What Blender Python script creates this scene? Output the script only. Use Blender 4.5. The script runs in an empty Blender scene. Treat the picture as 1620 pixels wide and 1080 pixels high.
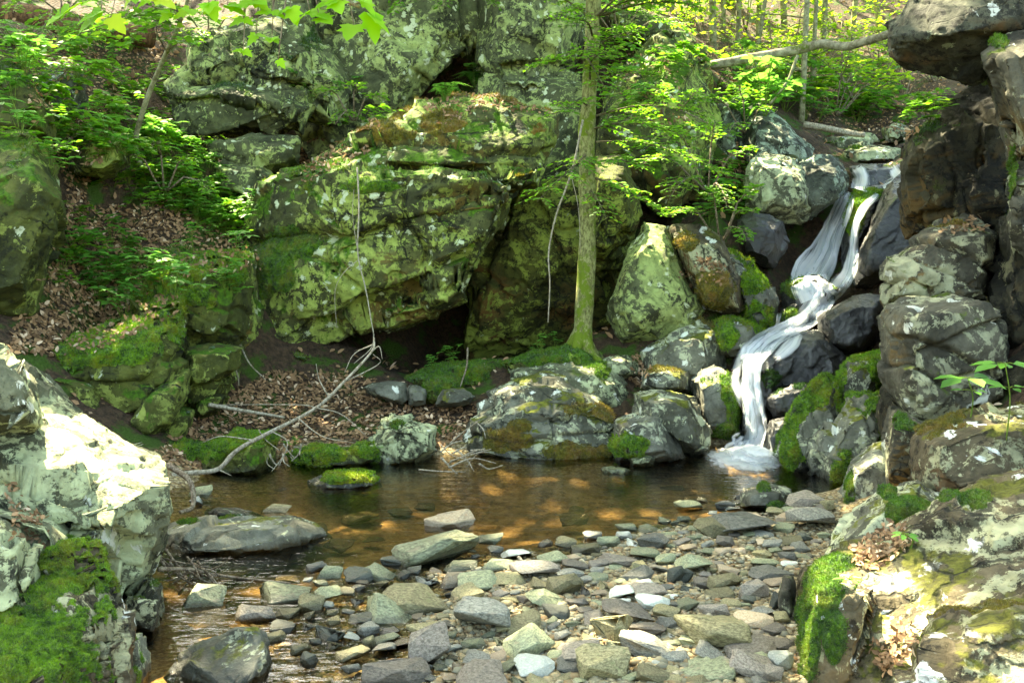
import bpy, bmesh, math, random
import numpy as np
from mathutils import Vector, Matrix
from mathutils.bvhtree import BVHTree

# ------------------------------------------------------------------ camera, sky, sun, exposure
S = bpy.context.scene
COL = S.collection
F = 1575.0
PITCH = math.atan(140 / F)
CAMZ = 1.6
cd = bpy.data.cameras.new('camera')
cam = bpy.data.objects.new('camera', cd)
COL.objects.link(cam)
cam.location = (0, 0, CAMZ)
cam.rotation_euler = (math.pi / 2 - PITCH, 0, 0)
cd.sensor_width = 36
cd.lens = 35
cd.clip_start = 0.05
cd.clip_end = 500
S.camera = cam

SUN_EL = math.radians(57)
SUN_AZ = math.radians(-34)          # from +Y towards -X
SUND = np.array([math.sin(SUN_AZ) * math.cos(SUN_EL), math.cos(SUN_AZ) * math.cos(SUN_EL), math.sin(SUN_EL)])
W = bpy.data.worlds.new('World')
S.world = W
W.use_nodes = True
wn = W.node_tree
sky = wn.nodes.new('ShaderNodeTexSky')
sky.sky_type = 'NISHITA'
sky.sun_disc = False
sky.sun_elevation = SUN_EL
sky.sun_rotation = SUN_AZ
sky.air_density = 1.0
sky.dust_density = 3.0
sky.ozone_density = 1.0
bg = wn.nodes['Background']
wn.links.new(sky.outputs[0], bg.inputs[0])
bg.inputs[1].default_value = 0.15
ld = bpy.data.lights.new('sun', 'SUN')
ld.energy = 5.0
ld.angle = math.radians(0.5)
ld.color = (1.0, 0.93, 0.82)
sun = bpy.data.objects.new('sun', ld)
COL.objects.link(sun)
sun.rotation_euler = Vector(SUND).to_track_quat('Z', 'Y').to_euler()
S.view_settings.view_transform = 'Standard'
S.view_settings.look = 'None'
S.view_settings.exposure = 3.2
S.view_settings.use_white_balance = True
S.view_settings.white_balance_temperature = 8300
S.view_settings.white_balance_tint = -2
S.view_settings.gamma = 1
S.cycles.max_bounces = 5
S.cycles.diffuse_bounces = 2
S.cycles.glossy_bounces = 2
S.cycles.transmission_bounces = 4
S.cycles.transparent_max_bounces = 8
S.cycles.caustics_reflective = False
S.cycles.caustics_refractive = False

RNG = np.random.default_rng(7)
random.seed(7)

# ------------------------------------------------------------------ pixel <-> point
CA, SA = math.cos(PITCH), math.sin(PITCH)
def P(px, py, Y):
    x = (px - 810) / F; v = (540 - py) / F
    dy = CA + v * SA; dz = -SA + v * CA
    return np.array([x * Y / dy, Y, CAMZ + dz * Y / dy])
def proj(p):
    p = np.asarray(p, float)
    x = p[..., 0]; y = p[..., 1]; z = p[..., 2] - CAMZ
    d = y * CA - z * SA
    v = y * SA + z * CA
    d = np.maximum(d, 1e-3)
    return 810 + F * x / d, 540 - F * v / d
def raydir(px, py):
    x = (px - 810) / F; v = (540 - py) / F
    return Vector((x, CA + v * SA, -SA + v * CA)).normalized()
def G(px, py, z=0.0):
    """pixel -> point on the level plane z"""
    d = raydir(px, py)
    t = (z - CAMZ) / d.z
    return np.array([d.x * t, d.y * t, z])

# ------------------------------------------------------------------ numpy noise
_perm = np.random.default_rng(3).permutation(256)
_perm = np.concatenate([_perm, _perm, _perm])
_g = np.random.default_rng(4).normal(size=(256, 3)); _g /= np.linalg.norm(_g, axis=1)[:, None]
def perlin(p):
    pi = np.floor(p).astype(np.int64); f = p - pi
    pi &= 255
    u = f * f * f * (f * (f * 6 - 15) + 10)
    out = 0
    for dx in (0, 1):
        wx = u[:, 0] if dx else 1 - u[:, 0]
        a = _perm[pi[:, 0] + dx]
        for dy in (0, 1):
            wy = u[:, 1] if dy else 1 - u[:, 1]
            b = _perm[a + pi[:, 1] + dy]
            for dz in (0, 1):
                wz = u[:, 2] if dz else 1 - u[:, 2]
                h = _perm[b + pi[:, 2] + dz]
                g = _g[h]
                out = out + wx * wy * wz * (g[:, 0] * (f[:, 0] - dx) + g[:, 1] * (f[:, 1] - dy) + g[:, 2] * (f[:, 2] - dz))
    return out * 1.6
def fbm(p, o=4, lac=2.03, gain=0.5):
    s = 0; a = 1.0
    for i in range(o):
        s = s + a * perlin(p + i * 17.3); p = p * lac; a *= gain
    return s
_cr = np.random.default_rng(5).random((256, 7))
def cells(p):
    """nearest jittered cell: returns (planar offset value, id value, F1, F2)"""
    pi = np.floor(p).astype(np.int64)
    best = np.full(len(p), 9.0); b2 = best.copy(); val = np.zeros(len(p)); idv = np.zeros(len(p))
    for dx in (-1, 0, 1):
        for dy in (-1, 0, 1):
            for dz in (-1, 0, 1):
                c = pi + np.array([dx, dy, dz])
                h = _perm[_perm[_perm[c[:, 0] & 255] + (c[:, 1] & 255)] + (c[:, 2] & 255)]
                r = _cr[h]
                q = p - (c + r[:, :3])
                d = (q * q).sum(1)
                m = d < best
                b2 = np.where(m, best, np.minimum(b2, d))
                best = np.where(m, d, best)
                pl = q[:, 0] * (r[:, 3] - .5) + q[:, 1] * (r[:, 4] - .5) + q[:, 2] * (r[:, 5] - .5)
                val = np.where(m, pl, val); idv = np.where(m, r[:, 6], idv)
    return val, idv, np.sqrt(best), np.sqrt(b2)
def cell_key(p):
    pi = np.floor(p).astype(np.int64)
    best = np.full(len(p), 9.0); key = np.zeros(len(p), np.int64)
    for dx in (-1, 0, 1):
        for dy in (-1, 0, 1):
            for dz in (-1, 0, 1):
                c = pi + np.array([dx, dy, dz])
                h = _perm[_perm[_perm[c[:, 0] & 255] + (c[:, 1] & 255)] + (c[:, 2] & 255)]
                q = p - (c + _cr[h][:, :3]); d = (q * q).sum(1)
                m = d < best
                best = np.where(m, d, best)
                key = np.where(m, (c[:, 0] & 1023) + ((c[:, 1] & 1023) << 10) + ((c[:, 2] & 1023) << 20), key)
    return key
def chisel(V, N, size, k, lim, jit=0.12):
    """press each patch of the surface toward its own flat plane"""
    w = np.stack([perlin(V * 1.3 / size + 11), perlin(V * 1.3 / size + 37), perlin(V * 1.3 / size + 71)], 1)
    key = cell_key(V / size + w * .22)
    oc = np.argmax(np.abs(N), 1) * 2 + (np.take_along_axis(N, np.argmax(np.abs(N), 1)[:, None], 1)[:, 0] > 0)
    key = key * 8 + oc
    _, inv = np.unique(key, return_inverse=True); inv = inv.ravel(); n = inv.max() + 1
    cn = np.bincount(inv, minlength=n).astype(float)
    P0 = np.stack([np.bincount(inv, V[:, i], n) for i in range(3)], 1) / cn[:, None]
    N0 = np.stack([np.bincount(inv, N[:, i], n) for i in range(3)], 1)
    N0 /= np.linalg.norm(N0, axis=1)[:, None] + 1e-9
    r = np.random.default_rng(n).normal(size=(n, 3))
    N0 += r * jit; N0 /= np.linalg.norm(N0, axis=1)[:, None]
    d = ((V - P0[inv]) * N0[inv]).sum(1)
    mv = -np.clip(d * k, -lim, lim)
    return V + N0[inv] * mv[:, None]
def sst(a, b, x):
    t = np.clip((x - a) / (b - a), 0, 1)
    return t * t * (3 - 2 * t)

# ------------------------------------------------------------------ mesh helpers
def mk_mesh(name, V, faces, mat=None, tint=None, smooth=False, fmat=None):
    """V (n,3); faces: list of (m,k) int arrays"""
    me = bpy.data.meshes.new(name)
    V = np.asarray(V, np.float32)
    me.vertices.add(len(V)); me.vertices.foreach_set('co', V.ravel())
    faces = [np.asarray(f, np.int32) for f in faces if len(f)]
    loops = np.concatenate([f.ravel() for f in faces])
    tot = np.concatenate([np.full(len(f), f.shape[1], np.int32) for f in faces])
    st = np.concatenate([[0], np.cumsum(tot)[:-1]]).astype(np.int32)
    me.loops.add(len(loops)); me.loops.foreach_set('vertex_index', loops)
    me.polygons.add(len(tot)); me.polygons.foreach_set('loop_start', st)
    try: me.polygons.foreach_set('loop_total', tot)
    except Exception: pass
    if smooth: me.polygons.foreach_set('use_smooth', np.ones(len(tot), bool))
    if tint is not None:
        a = me.attributes.new('tint', 'FLOAT', 'POINT'); a.data.foreach_set('value', np.asarray(tint, np.float32))
    if mat: me.materials.append(mat)
    me.update(calc_edges=True)
    return me
def link(name, me, parent=None, loc=None):
    o = bpy.data.objects.new(name, me)
    COL.objects.link(o)
    if parent is not None: o.parent = parent
    if loc is not None: o.location = loc
    return o
def base_of(V):
    V = np.asarray(V)
    return np.array([(V[:, 0].min() + V[:, 0].max()) / 2, (V[:, 1].min() + V[:, 1].max()) / 2, V[:, 2].min()])
def tag(o, label, cat, group=None, kind=None):
    if label: o['label'] = label
    if cat: o['category'] = cat
    if group: o['group'] = group
    if kind: o['kind'] = kind
    return o
def empty(name, loc, label=None, cat=None, group=None):
    o = bpy.data.objects.new(name, None); COL.objects.link(o)
    o.empty_display_size = 0.05
    o.location = loc
    return tag(o, label, cat, group)

class Buf:
    def __init__(s): s.V = []; s.Q = []; s.T = []; s.t = []; s.n = 0
    def add(s, V, quads=None, tris=None, tint=0.5):
        V = np.asarray(V, float)
        if quads is not None and len(quads): s.Q.append(np.asarray(quads) + s.n)
        if tris is not None and len(tris): s.T.append(np.asarray(tris) + s.n)
        s.V.append(V)
        s.t.append(np.full(len(V), tint) if np.isscalar(tint) else np.asarray(tint))
        s.n += len(V)
    def mesh(s, name, mat, smooth=False, origin=None):
        V = np.concatenate(s.V)
        if origin is not None: V = V - np.asarray(origin)
        fs = []
        if s.Q: fs.append(np.concatenate(s.Q))
        if s.T: fs.append(np.concatenate(s.T))
        return mk_mesh(name, V, fs, mat, np.concatenate(s.t), smooth)
def tube(buf, pts, rad, sides=6, tint=0.5, jitter=0.0):
    pts = np.asarray(pts, float); n = len(pts)
    rad = np.full(n, rad) if np.isscalar(rad) else np.asarray(rad, float)
    tg = np.gradient(pts, axis=0); tg /= np.linalg.norm(tg, axis=1)[:, None] + 1e-9
    ref = np.array([0, 0, 1.0]) if abs(tg[:, 2]).mean() < 0.8 else np.array([0, 1.0, 0])
    u = np.cross(tg, ref); u /= np.linalg.norm(u, axis=1)[:, None] + 1e-9
    w = np.cross(tg, u)
    a = np.arange(sides) / sides * 2 * math.pi
    R = rad[:, None] * (1 + (jitter * RNG.normal(size=(n, sides)) if jitter else 0))
    V = pts[:, None] + R[..., None] * (np.cos(a)[None, :, None] * u[:, None] + np.sin(a)[None, :, None] * w[:, None])
    V = V.reshape(-1, 3)
    i = np.arange(n - 1)[:, None] * sides; j = np.arange(sides)[None]; k = (j + 1) % sides
    q = np.stack([i + j, i + k, i + sides + k, i + sides + j], -1).reshape(-1, 4)
    V = np.concatenate([V, pts[:1], pts[-1:]])
    c0 = n * sides; c1 = c0 + 1
    jj = np.arange(sides); kk = (jj + 1) % sides
    t = np.concatenate([np.stack([kk, jj, np.full(sides, c0)], -1), np.stack([(n - 1) * sides + jj, (n - 1) * sides + kk, np.full(sides, c1)], -1)])
    buf.add(V, q, t, tint)
def spline(pts, n=24):
    """Catmull-Rom through pts (k,d)"""
    p = np.asarray(pts, float)
    p = np.concatenate([2 * p[:1] - p[1:2], p, 2 * p[-1:] - p[-2:-1]])
    k = len(p) - 3; out = []
    for t in np.linspace(0, k, n):
        i = min(int(t), k - 1); f = t - i
        a, b, c, d = p[i:i + 4]
        out.append(.5 * ((2 * b) + (-a + c) * f + (2 * a - 5 * b + 4 * c - d) * f * f + (-a + 3 * b - 3 * c + d) * f ** 3))
    return np.array(out)
LEAF = {'oval': np.array([(0, 0, 0), (-.24, .3, .05), (-.2, .7, .04), (0, 1, -.06), (.2, .7, .04), (.24, .3, .05)]),
        'narrow': np.array([(0, 0, 0), (-.12, .3, .03), (-.1, .7, .02), (0, 1, -.06), (.1, .7, .02), (.12, .3, .03)]),
        'round': np.array([(0, 0, 0), (-.34, .3, .06), (-.3, .65, .05), (0, 1, -.05), (.3, .65, .05), (.34, .3, .06)])}
MAPLE_V = np.array([(0, 0, 0), (-.22, -.06, .02), (-.5, .1, .05), (-.36, .26, .04), (-.52, .5, .04), (-.28, .5, .03), (-.2, .75, .01), (0, 1.0, -.05),
                    (.2, .75, .01), (.28, .5, .03), (.52, .5, .04), (.36, .26, .04), (.5, .1, .05), (.22, -.06, .02), (0, .4, -.01)])
MAPLE_T = np.array([(14, i, i + 1) for i in range(0, 13)] + [(14, 13, 0)])
def leaves(buf, C, D, N, size, shape='oval', tint=None):
    """scatter leaves: C base points, D pointing dirs, N face normals, size per leaf"""
    C = np.asarray(C, float); n = len(C)
    if n == 0: return
    D = D / (np.linalg.norm(D, axis=1)[:, None] + 1e-9)
    X = np.cross(D, N); X /= np.linalg.norm(X, axis=1)[:, None] + 1e-9
    Nn = np.cross(X, D)
    size = np.broadcast_to(np.asarray(size, float), (n,))
    L = MAPLE_V if shape == 'maple' else LEAF[shape]
    k = len(L)
    V = C[:, None] + size[:, None, None] * (L[None, :, 0:1] * X[:, None] + L[None, :, 1:2] * D[:, None] + L[None, :, 2:3] * Nn[:, None])
    if tint is None: tint = RNG.random(n)
    tt = np.repeat(tint, k)
    b = np.arange(n)[:, None, None] * k
    if shape == 'maple':
        buf.add(V.reshape(-1, 3), None, (b + MAPLE_T[None]).reshape(-1, 3), tt)
    else:
        buf.add(V.reshape(-1, 3), (b + np.array([(0, 3, 2, 1), (0, 5, 4, 3)])[None]).reshape(-1, 4), None, tt)
def rdir(n, up=0.0):
    d = RNG.normal(size=(n, 3)); d[:, 2] += up
    return d / np.linalg.norm(d, axis=1)[:, None]
# ------------------------------------------------------------------ materials
class NT:
    def __init__(s, name):
        s.m = bpy.data.materials.new(name); s.m.use_nodes = True
        s.t = s.m.node_tree; s.t.nodes.clear()
        s.out = s.t.nodes.new('ShaderNodeOutputMaterial')
    def n(s, ty, **k):
        nd = s.t.nodes.new('ShaderNode' + ty)
        for a, b in k.items(): setattr(nd, a, b)
        return nd
    def l(s, a, b): s.t.links.new(a, b)
    def pos(s):
        if not hasattr(s, '_p'): s._p = s.n('NewGeometry')
        return s._p.outputs['Position']
    def noise(s, scale, detail=5, rough=.6, vec=None, dist=0.0):
        nd = s.n('TexNoise'); nd.inputs['Scale'].default_value = scale; nd.inputs['Detail'].default_value = detail
        nd.inputs['Roughness'].default_value = rough; nd.inputs['Distortion'].default_value = dist
        s.l(vec if vec is not None else s.pos(), nd.inputs['Vector'])
        return nd.outputs['Fac']
    def vor(s, scale, feature='F1', out='Distance', vec=None):
        nd = s.n('TexVoronoi', feature=feature); nd.inputs['Scale'].default_value = scale
        s.l(vec if vec is not None else s.pos(), nd.inputs['Vector'])
        return nd.outputs[out]
    def ramp(s, fac, a, b, lo=0.0, hi=1.0):
        nd = s.n('MapRange'); nd.clamp = True
        nd.interpolation_type = 'SMOOTHSTEP'
        for i, v in zip((1, 2, 3, 4), (a, b, lo, hi)): nd.inputs[i].default_value = v
        s.l(fac, nd.inputs[0]); return nd.outputs[0]
    def math(s, op, a, b=None):
        nd = s.n('Math', operation=op)
        for i, v in enumerate((a, b)):
            if v is None: continue
            if isinstance(v, (int, float)): nd.inputs[i].default_value = v
            else: s.l(v, nd.inputs[i])
        return nd.outputs[0]
    def mix(s, fac, a, b, mode='MIX'):
        nd = s.n('Mix', data_type='RGBA', blend_type=mode)
        for sock, v in ((nd.inputs[0], fac), (nd.inputs[6], a), (nd.inputs[7], b)):
            if isinstance(v, (int, float)): sock.default_value = v
            elif isinstance(v, tuple): sock.default_value = (*v, 1)
            else: s.l(v, sock)
        return nd.outputs[2]
    def bump(s, h, strength, dist, normal=None):
        nd = s.n('Bump'); nd.inputs['Strength'].default_value = strength; nd.inputs['Distance'].default_value = dist
        s.l(h, nd.inputs['Height'])
        if normal is not None: s.l(normal, nd.inputs['Normal'])
        return nd.outputs[0]
    def principled(s, col, rough, normal=None, spec=0.5):
        b = s.n('BsdfPrincipled')
        if isinstance(col, tuple): b.inputs['Base Color'].default_value = (*col, 1)
        else: s.l(col, b.inputs['Base Color'])
        if isinstance(rough, (int, float)): b.inputs['Roughness'].default_value = rough
        else: s.l(rough, b.inputs['Roughness'])
        b.inputs['Specular IOR Level'].default_value = spec
        if normal is not None: s.l(normal, b.inputs['Normal'])
        return b

def rock_mat(name, dark, mid, lich=(.45, .5, .36), la=.5, lich2=None, la2=.3, moss=(.07, .12, .012), ma=.3, mossup=.5,
             ochre=None, oa=.0, rough=.85, ls=5.0, bump=1.0, sc=1.0, wet=0.06, spec=.35, black=.45):
    """layered rock: two stone tones, crisp lichen patches, thin moss film, dark algae, rust stain, wet foot"""
    dark = (dark[0] * .5, dark[1] * .5, dark[2] * .4); mid = (mid[0] * .8, mid[1] * .8, mid[2] * .7)
    lich = (lich[0] * 1.12, lich[1] * 1.12, lich[2] * .95); la -= .04; black += .08
    t = NT(name)
    geo = t.n('NewGeometry')
    sep = t.n('SeparateXYZ'); t.l(geo.outputs['Normal'], sep.inputs[0])
    nz = sep.outputs['Z']
    sp = t.n('SeparateXYZ'); t.l(geo.outputs['Position'], sp.inputs[0]); pz = sp.outputs['Z']
    n1 = t.noise(2.2 * sc, 8, .68, dist=.4)
    n2 = t.noise(9 * sc, 8, .7)
    n3 = t.noise(38 * sc, 5, .7)
    c = t.mix(t.ramp(n1, .34, .66), dark, mid)
    c = t.mix(t.ramp(n2, .3, .72), t.mix(.5, c, tuple(v * .45 for v in dark)), c)
    if ochre:
        o = t.noise(1.7 * sc, 5, .6)
        f = t.math('MULTIPLY', t.ramp(o, .62 - oa * .35, .72 - oa * .2), t.ramp(nz, .35, -.35))
        c = t.mix(f, c, ochre)
    # lichen crusts
    v1 = t.noise(ls, 9, .72, dist=.7); v2 = t.noise(ls * 3.1, 6, .75)
    lf = t.math('ADD', t.math('MULTIPLY', v1, .7), t.math('MULTIPLY', v2, .3))
    lf = t.math('ADD', lf, t.math('MULTIPLY', t.math('SUBTRACT', t.noise(.9, 3, .5), .5), .35))
    th = .62 - la * .22
    lm = t.ramp(lf, th, th + .025)
    lcol = t.mix(t.ramp(t.noise(ls * 2.3, 4), .35, .65), lich, tuple(v * .6 for v in lich))
    c = t.mix(t.math('MULTIPLY', lm, .9), c, lcol)
    if lich2:
        w = t.noise(ls * .55, 8, .66, dist=1.2)
        # rosettes: cell distance modulated
        v = t.vor(ls * 1.6)
        g = t.math('ADD', w, t.math('MULTIPLY', t.math('SUBTRACT', .45, v), .28))
        th2 = .70 - la2 * .22
        c = t.mix(t.ramp(g, th2, th2 + .02), c, lich2)
    # black algae speckle
    b1 = t.noise(14 * sc, 7, .75); b2 = t.noise(1.3 * sc, 3)
    bf = t.math('ADD', t.math('MULTIPLY', b1, .7), t.math('MULTIPLY', b2, .3))
    bt = .66 - black * .2
    c = t.mix(t.math('MULTIPLY', t.ramp(bf, bt, bt + .05), .85), c, tuple(v * .28 for v in dark))
    # moss film
    m1 = t.noise(3.1, 7, .66, dist=.3)
    mf = t.math('ADD', m1, t.math('MULTIPLY', nz, .22 * mossup))
    mt = .80 - ma * .4
    mm = t.ramp(mf, mt, mt + .07)
    mcol = t.mix(t.ramp(t.noise(26, 5, .7), .35, .65), tuple(v * .45 for v in moss), tuple(v * 1.25 for v in moss))
    c = t.mix(mm, c, mcol)
    # joints: thin wandering cracks, some along the bedding
    dv = t.n('VectorMath', operation='ADD'); ns_ = t.n('TexNoise'); ns_.inputs['Scale'].default_value = 1.6; ns_.inputs['Detail'].default_value = 5
    t.l(t.pos(), ns_.inputs['Vector'])
    sc_ = t.n('VectorMath', operation='SCALE'); t.l(ns_.outputs['Color'], sc_.inputs[0]); sc_.inputs['Scale'].default_value = .75
    t.l(t.pos(), dv.inputs[0]); t.l(sc_.outputs[0], dv.inputs[1])
    mpv = t.n('Mapping'); mpv.inputs['Scale'].default_value = (.8, .8, 1.9); mpv.inputs['Rotation'].default_value = (0, .3, 0); t.l(dv.outputs[0], mpv.inputs[0])
    e1 = t.vor(1.5 * sc, 'DISTANCE_TO_EDGE', 'Distance', mpv.outputs[0])
    e2 = t.vor(4.2 * sc, 'DISTANCE_TO_EDGE', 'Distance', mpv.outputs[0])
    ck = t.math('MULTIPLY', t.ramp(e1, .022, .004), t.ramp(t.noise(1.3, 4), .48, .60))
    ck2 = t.math('MULTIPLY', t.ramp(e2, .03, .006), t.ramp(t.noise(1.9, 3), .54, .62))
    ck = t.math('MAXIMUM', ck, t.math('MULTIPLY', ck2, .35))
    c = t.mix(t.math('MULTIPLY', ck, .85), c, (.012, .012, .007))
    # wet foot
    wz = t.math('ADD', pz, t.math('MULTIPLY', t.noise(6, 3), .06))
    wf = t.ramp(wz, wet + .05, wet - .01)
    c = t.mix(t.math('MULTIPLY', wf, .62), c, (.012, .012, .009))
    r = t.math('SUBTRACT', rough, t.math('MULTIPLY', wf, .5))
    h = t.math('ADD', t.math('MULTIPLY', n2, .8), t.math('MULTIPLY', n3, .35))
    h = t.math('ADD', h, t.math('MULTIPLY', lm, .06))
    h = t.math('SUBTRACT', h, t.math('MULTIPLY', ck, .6))
    nn = t.bump(h, min(1.0, .75 * bump), .03)
    h2 = t.noise(110, 4, .7)
    nn = t.bump(h2, .5 * bump, .006, nn)
    b = t.principled(c, r, nn, spec)
    t.l(b.outputs[0], t.out.inputs[0])
    return t.m

M = {}
M['cliff'] = rock_mat('lichened_green_rock', (.055, .062, .018), (.18, .20, .065), (.33, .41, .10), .52, (.52, .58, .36), .46, (.065, .15, .003), .58, .5, (.20, .14, .035), .35, ls=6, black=.55)
M['cliff_back'] = rock_mat('pale_lichened_rock', (.07, .078, .04), (.20, .225, .11), (.36, .43, .17), .60, (.55, .60, .38), .36, (.06, .12, .006), .36, .4, ls=6.5, black=.5)
M['recess'] = rock_mat('dark_recess_rock', (.05, .055, .012), (.16, .175, .035), (.28, .34, .07), .45, (.3, .34, .2), .1, (.045, .085, .006), .34, .2, (.15, .08, .02), .5, ls=5, black=.6)  # darker green-brown stone tone for the wall of the hollow
M['olive'] = rock_mat('olive_undercut_rock', (.05, .06, .012), (.16, .18, .035), (.27, .32, .08), .42, (.42, .46, .3), .12, (.055, .13, .003), .56, .5, ls=5, black=.5)
M['pale'] = rock_mat('pale_crusted_rock', (.10, .105, .065), (.27, .28, .19), (.46, .50, .33), .64, (.66, .67, .55), .42, (.08, .12, .012), .26, .4, ls=5, black=.56)
M['grey'] = rock_mat('grey_stone', (.13, .13, .115), (.33, .33, .29), (.46, .48, .38), .38, (.66, .67, .58), .2, (.11, .12, .01), .30, .8, ls=5, black=.35)
M['grey_low'] = rock_mat('low_grey_stone', (.15, .15, .13), (.36, .36, .31), (.48, .5, .38), .36, (.72, .73, .64), .34, (.11, .12, .01), .26, .8, ls=5, black=.25, wet=-.02)
M['bould'] = rock_mat('lichen_boulder', (.10, .10, .075), (.29, .29, .24), (.5, .52, .38), .5, (.7, .72, .6), .40, (.12, .13, .012), .36, .9, ls=4.5, black=.5)
M['wet'] = rock_mat('wet_dark_rock', (.02, .018, .022), (.10, .095, .10), (.2, .2, .17), .15, None, 0, (.03, .07, .006), .24, .6, rough=.38, ls=5, black=.5, spec=.7)
M['brown'] = rock_mat('brown_weathered_rock', (.05, .045, .035), (.19, .175, .135), (.36, .36, .26), .48, (.6, .6, .5), .28, (.07, .10, .008), .38, .4, (.2, .13, .05), .3, ls=4, black=.45)
M['dark'] = rock_mat('dark_brown_rock', (.018, .016, .009), (.07, .062, .034), (.2, .18, .11), .22, None, 0, (.05, .06, .006), .35, .5, (.12, .07, .02), .4, ls=4, black=.6)  # very dark brown stone tone with ochre on downward faces
M['slab'] = rock_mat('grey_green_slab', (.06, .065, .05), (.2, .22, .18), (.3, .36, .3), .5, (.62, .66, .6), .22, (.07, .08, .01), .15, .4, ls=4, black=.6)
M['slab_dark'] = rock_mat('dark_layered_slab', (.03, .032, .022), (.13, .135, .10), (.22, .26, .2), .35, (.5, .52, .46), .12, (.05, .055, .008), .1, .4, (.10, .06, .025), .3, ls=4, black=.65)
M['mossy'] = rock_mat('moss_crusted_rock', (.06, .045, .022), (.25, .20, .13), (.42, .41, .28), .42, (.74, .75, .68), .42, (.10, .10, .012), .44, .6, (.2, .1, .04), .4, ls=3.4, black=.55)

def moss_mat(name, a, b, c2, amt2=.4):
    t = NT(name)
    at = t.n('Attribute', attribute_name='tint')
    n1 = t.noise(5, 6, .7); n2 = t.noise(45, 4, .7)
    n4 = t.noise(13, 5, .7)
    c = t.mix(t.ramp(t.math('ADD', t.math('MULTIPLY', n2, .55), t.math('MULTIPLY', n4, .45)), .38, .62), a, b)
    c = t.mix(t.math('MULTIPLY', t.ramp(n1, .46, .62), amt2), c, c2)
    c = t.mix(t.ramp(at.outputs['Fac'], 0, 1, .0, .55), c, tuple(min(1, v * 1.9) for v in b))
    nn = t.bump(t.noise(85, 4, .8), 1.0, .012)
    nn = t.bump(t.noise(28, 3, .6), .6, .02, nn)
    d = t.principled(c, .95, nn, .1)
    d.inputs['Sheen Weight'].default_value = .25
    tr = t.n('BsdfTranslucent'); t.l(c, tr.inputs[0])
    mx = t.n('MixShader'); mx.inputs[0].default_value = .25
    t.l(d.outputs[0], mx.inputs[1]); t.l(tr.outputs[0], mx.inputs[2]); t.l(mx.outputs[0], t.out.inputs[0])
    return t.m
M['moss'] = moss_mat('green_moss', (.012, .045, .002), (.11, .25, .006), (.20, .20, .012), .55)
M['moss_bright'] = moss_mat('bright_green_moss', (.02, .07, .002), (.19, .38, .01), (.30, .28, .012), .6)
M['moss_dark'] = moss_mat('deep_green_moss', (.006, .025, .002), (.05, .14, .005), (.09, .12, .01), .5)
M['moss_rust'] = moss_mat('rusty_moss', (.07, .07, .006), (.22, .19, .015), (.30, .16, .03), .6)

def leaf_mat(name, a, b, c3=None, tr=.45, rough=.55):
    t = NT(name)
    at = t.n('Attribute', attribute_name='tint')
    oi = t.n('ObjectInfo')
    f = t.math('FRACT', t.math('ADD', at.outputs['Fac'], t.math('MULTIPLY', oi.outputs['Random'], .35)))
    c = t.mix(f, a, b)
    if c3: c = t.mix(t.ramp(at.outputs['Fac'], .86, .95), c, c3)
    d = t.principled(c, rough, None, .35)
    tn = t.n('BsdfTranslucent')
    t.l(t.mix(.5, c, tuple(min(1, v * 1.6) for v in b)), tn.inputs[0])
    mx = t.n('MixShader'); mx.inputs[0].default_value = tr
    t.l(d.outputs[0], mx.inputs[1]); t.l(tn.outputs[0], mx.inputs[2]); t.l(mx.outputs[0], t.out.inputs[0])
    return t.m
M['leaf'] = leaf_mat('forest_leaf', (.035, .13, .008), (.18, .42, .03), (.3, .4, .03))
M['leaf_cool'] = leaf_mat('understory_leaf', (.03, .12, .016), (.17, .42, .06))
M['leaf_bright'] = leaf_mat('bright_green_leaf', (.14, .36, .012), (.28, .56, .02), (.5, .6, .03), tr=.55)  # bright yellow-green tone of the maple leaves
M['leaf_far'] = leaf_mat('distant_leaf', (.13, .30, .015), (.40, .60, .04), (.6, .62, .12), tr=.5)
M['leaf_added_canopy'] = leaf_mat('added_canopy_leaf', (.06, .16, .01), (.12, .28, .02), tr=.45)
M['litter'] = leaf_mat('dead_leaf', (.07, .036, .015), (.42, .25, .13), (.66, .48, .32), tr=.12, rough=.8)

def bark_mat(name, a, b, moss=None, ma=.4, scale=20, vs=.25):
    t = NT(name)
    mp = t.n('Mapping'); mp.inputs['Scale'].default_value = (1, 1, vs)
    t.l(t.pos(), mp.inputs[0])
    n1 = t.noise(scale, 7, .7, mp.outputs[0]); n2 = t.noise(4, 4)
    c = t.mix(t.ramp(n1, .35, .65), a, b)
    if moss:
        mt = .68 - ma * .3
        c = t.mix(t.ramp(t.math('ADD', t.math('MULTIPLY', n2, .7), t.math('MULTIPLY', t.noise(30, 5, .7), .3)), mt, mt + .05), c, moss)
    nn = t.bump(n1, .8, .012)
    t.l(t.principled(c, .9, nn, .2).outputs[0], t.out.inputs[0])
    return t.m
M['bark'] = bark_mat('mossy_bark', (.09, .085, .03), (.30, .31, .12), (.12, .17, .015), .58, 45, .5)
M['bark_dark'] = bark_mat('dark_bark', (.05, .04, .02), (.17, .15, .08), (.08, .1, .015), .3, 30)
M['bark_far'] = bark_mat('slender_bark', (.14, .13, .07), (.36, .35, .21), (.10, .14, .02), .4, 20, .9)
M['bark_log'] = bark_mat('weathered_log_bark', (.13, .11, .07), (.34, .31, .22), (.10, .13, .02), .3, 14, 1.0)
M['deadwood'] = bark_mat('grey_deadwood', (.18, .15, .10), (.48, .43, .33), None, 0, 60, .5)
M['twig'] = bark_mat('brown_twig', (.10, .07, .045), (.34, .28, .20), None, 0, 60, .5)
M['stem'] = bark_mat('green_stem', (.08, .13, .02), (.18, .26, .04), None, 0, 60, .5)
M['log_rot'] = bark_mat('rotten_log', (.05, .025, .012), (.20, .11, .05), (.10, .12, .02), .35, 25, .6)

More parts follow.
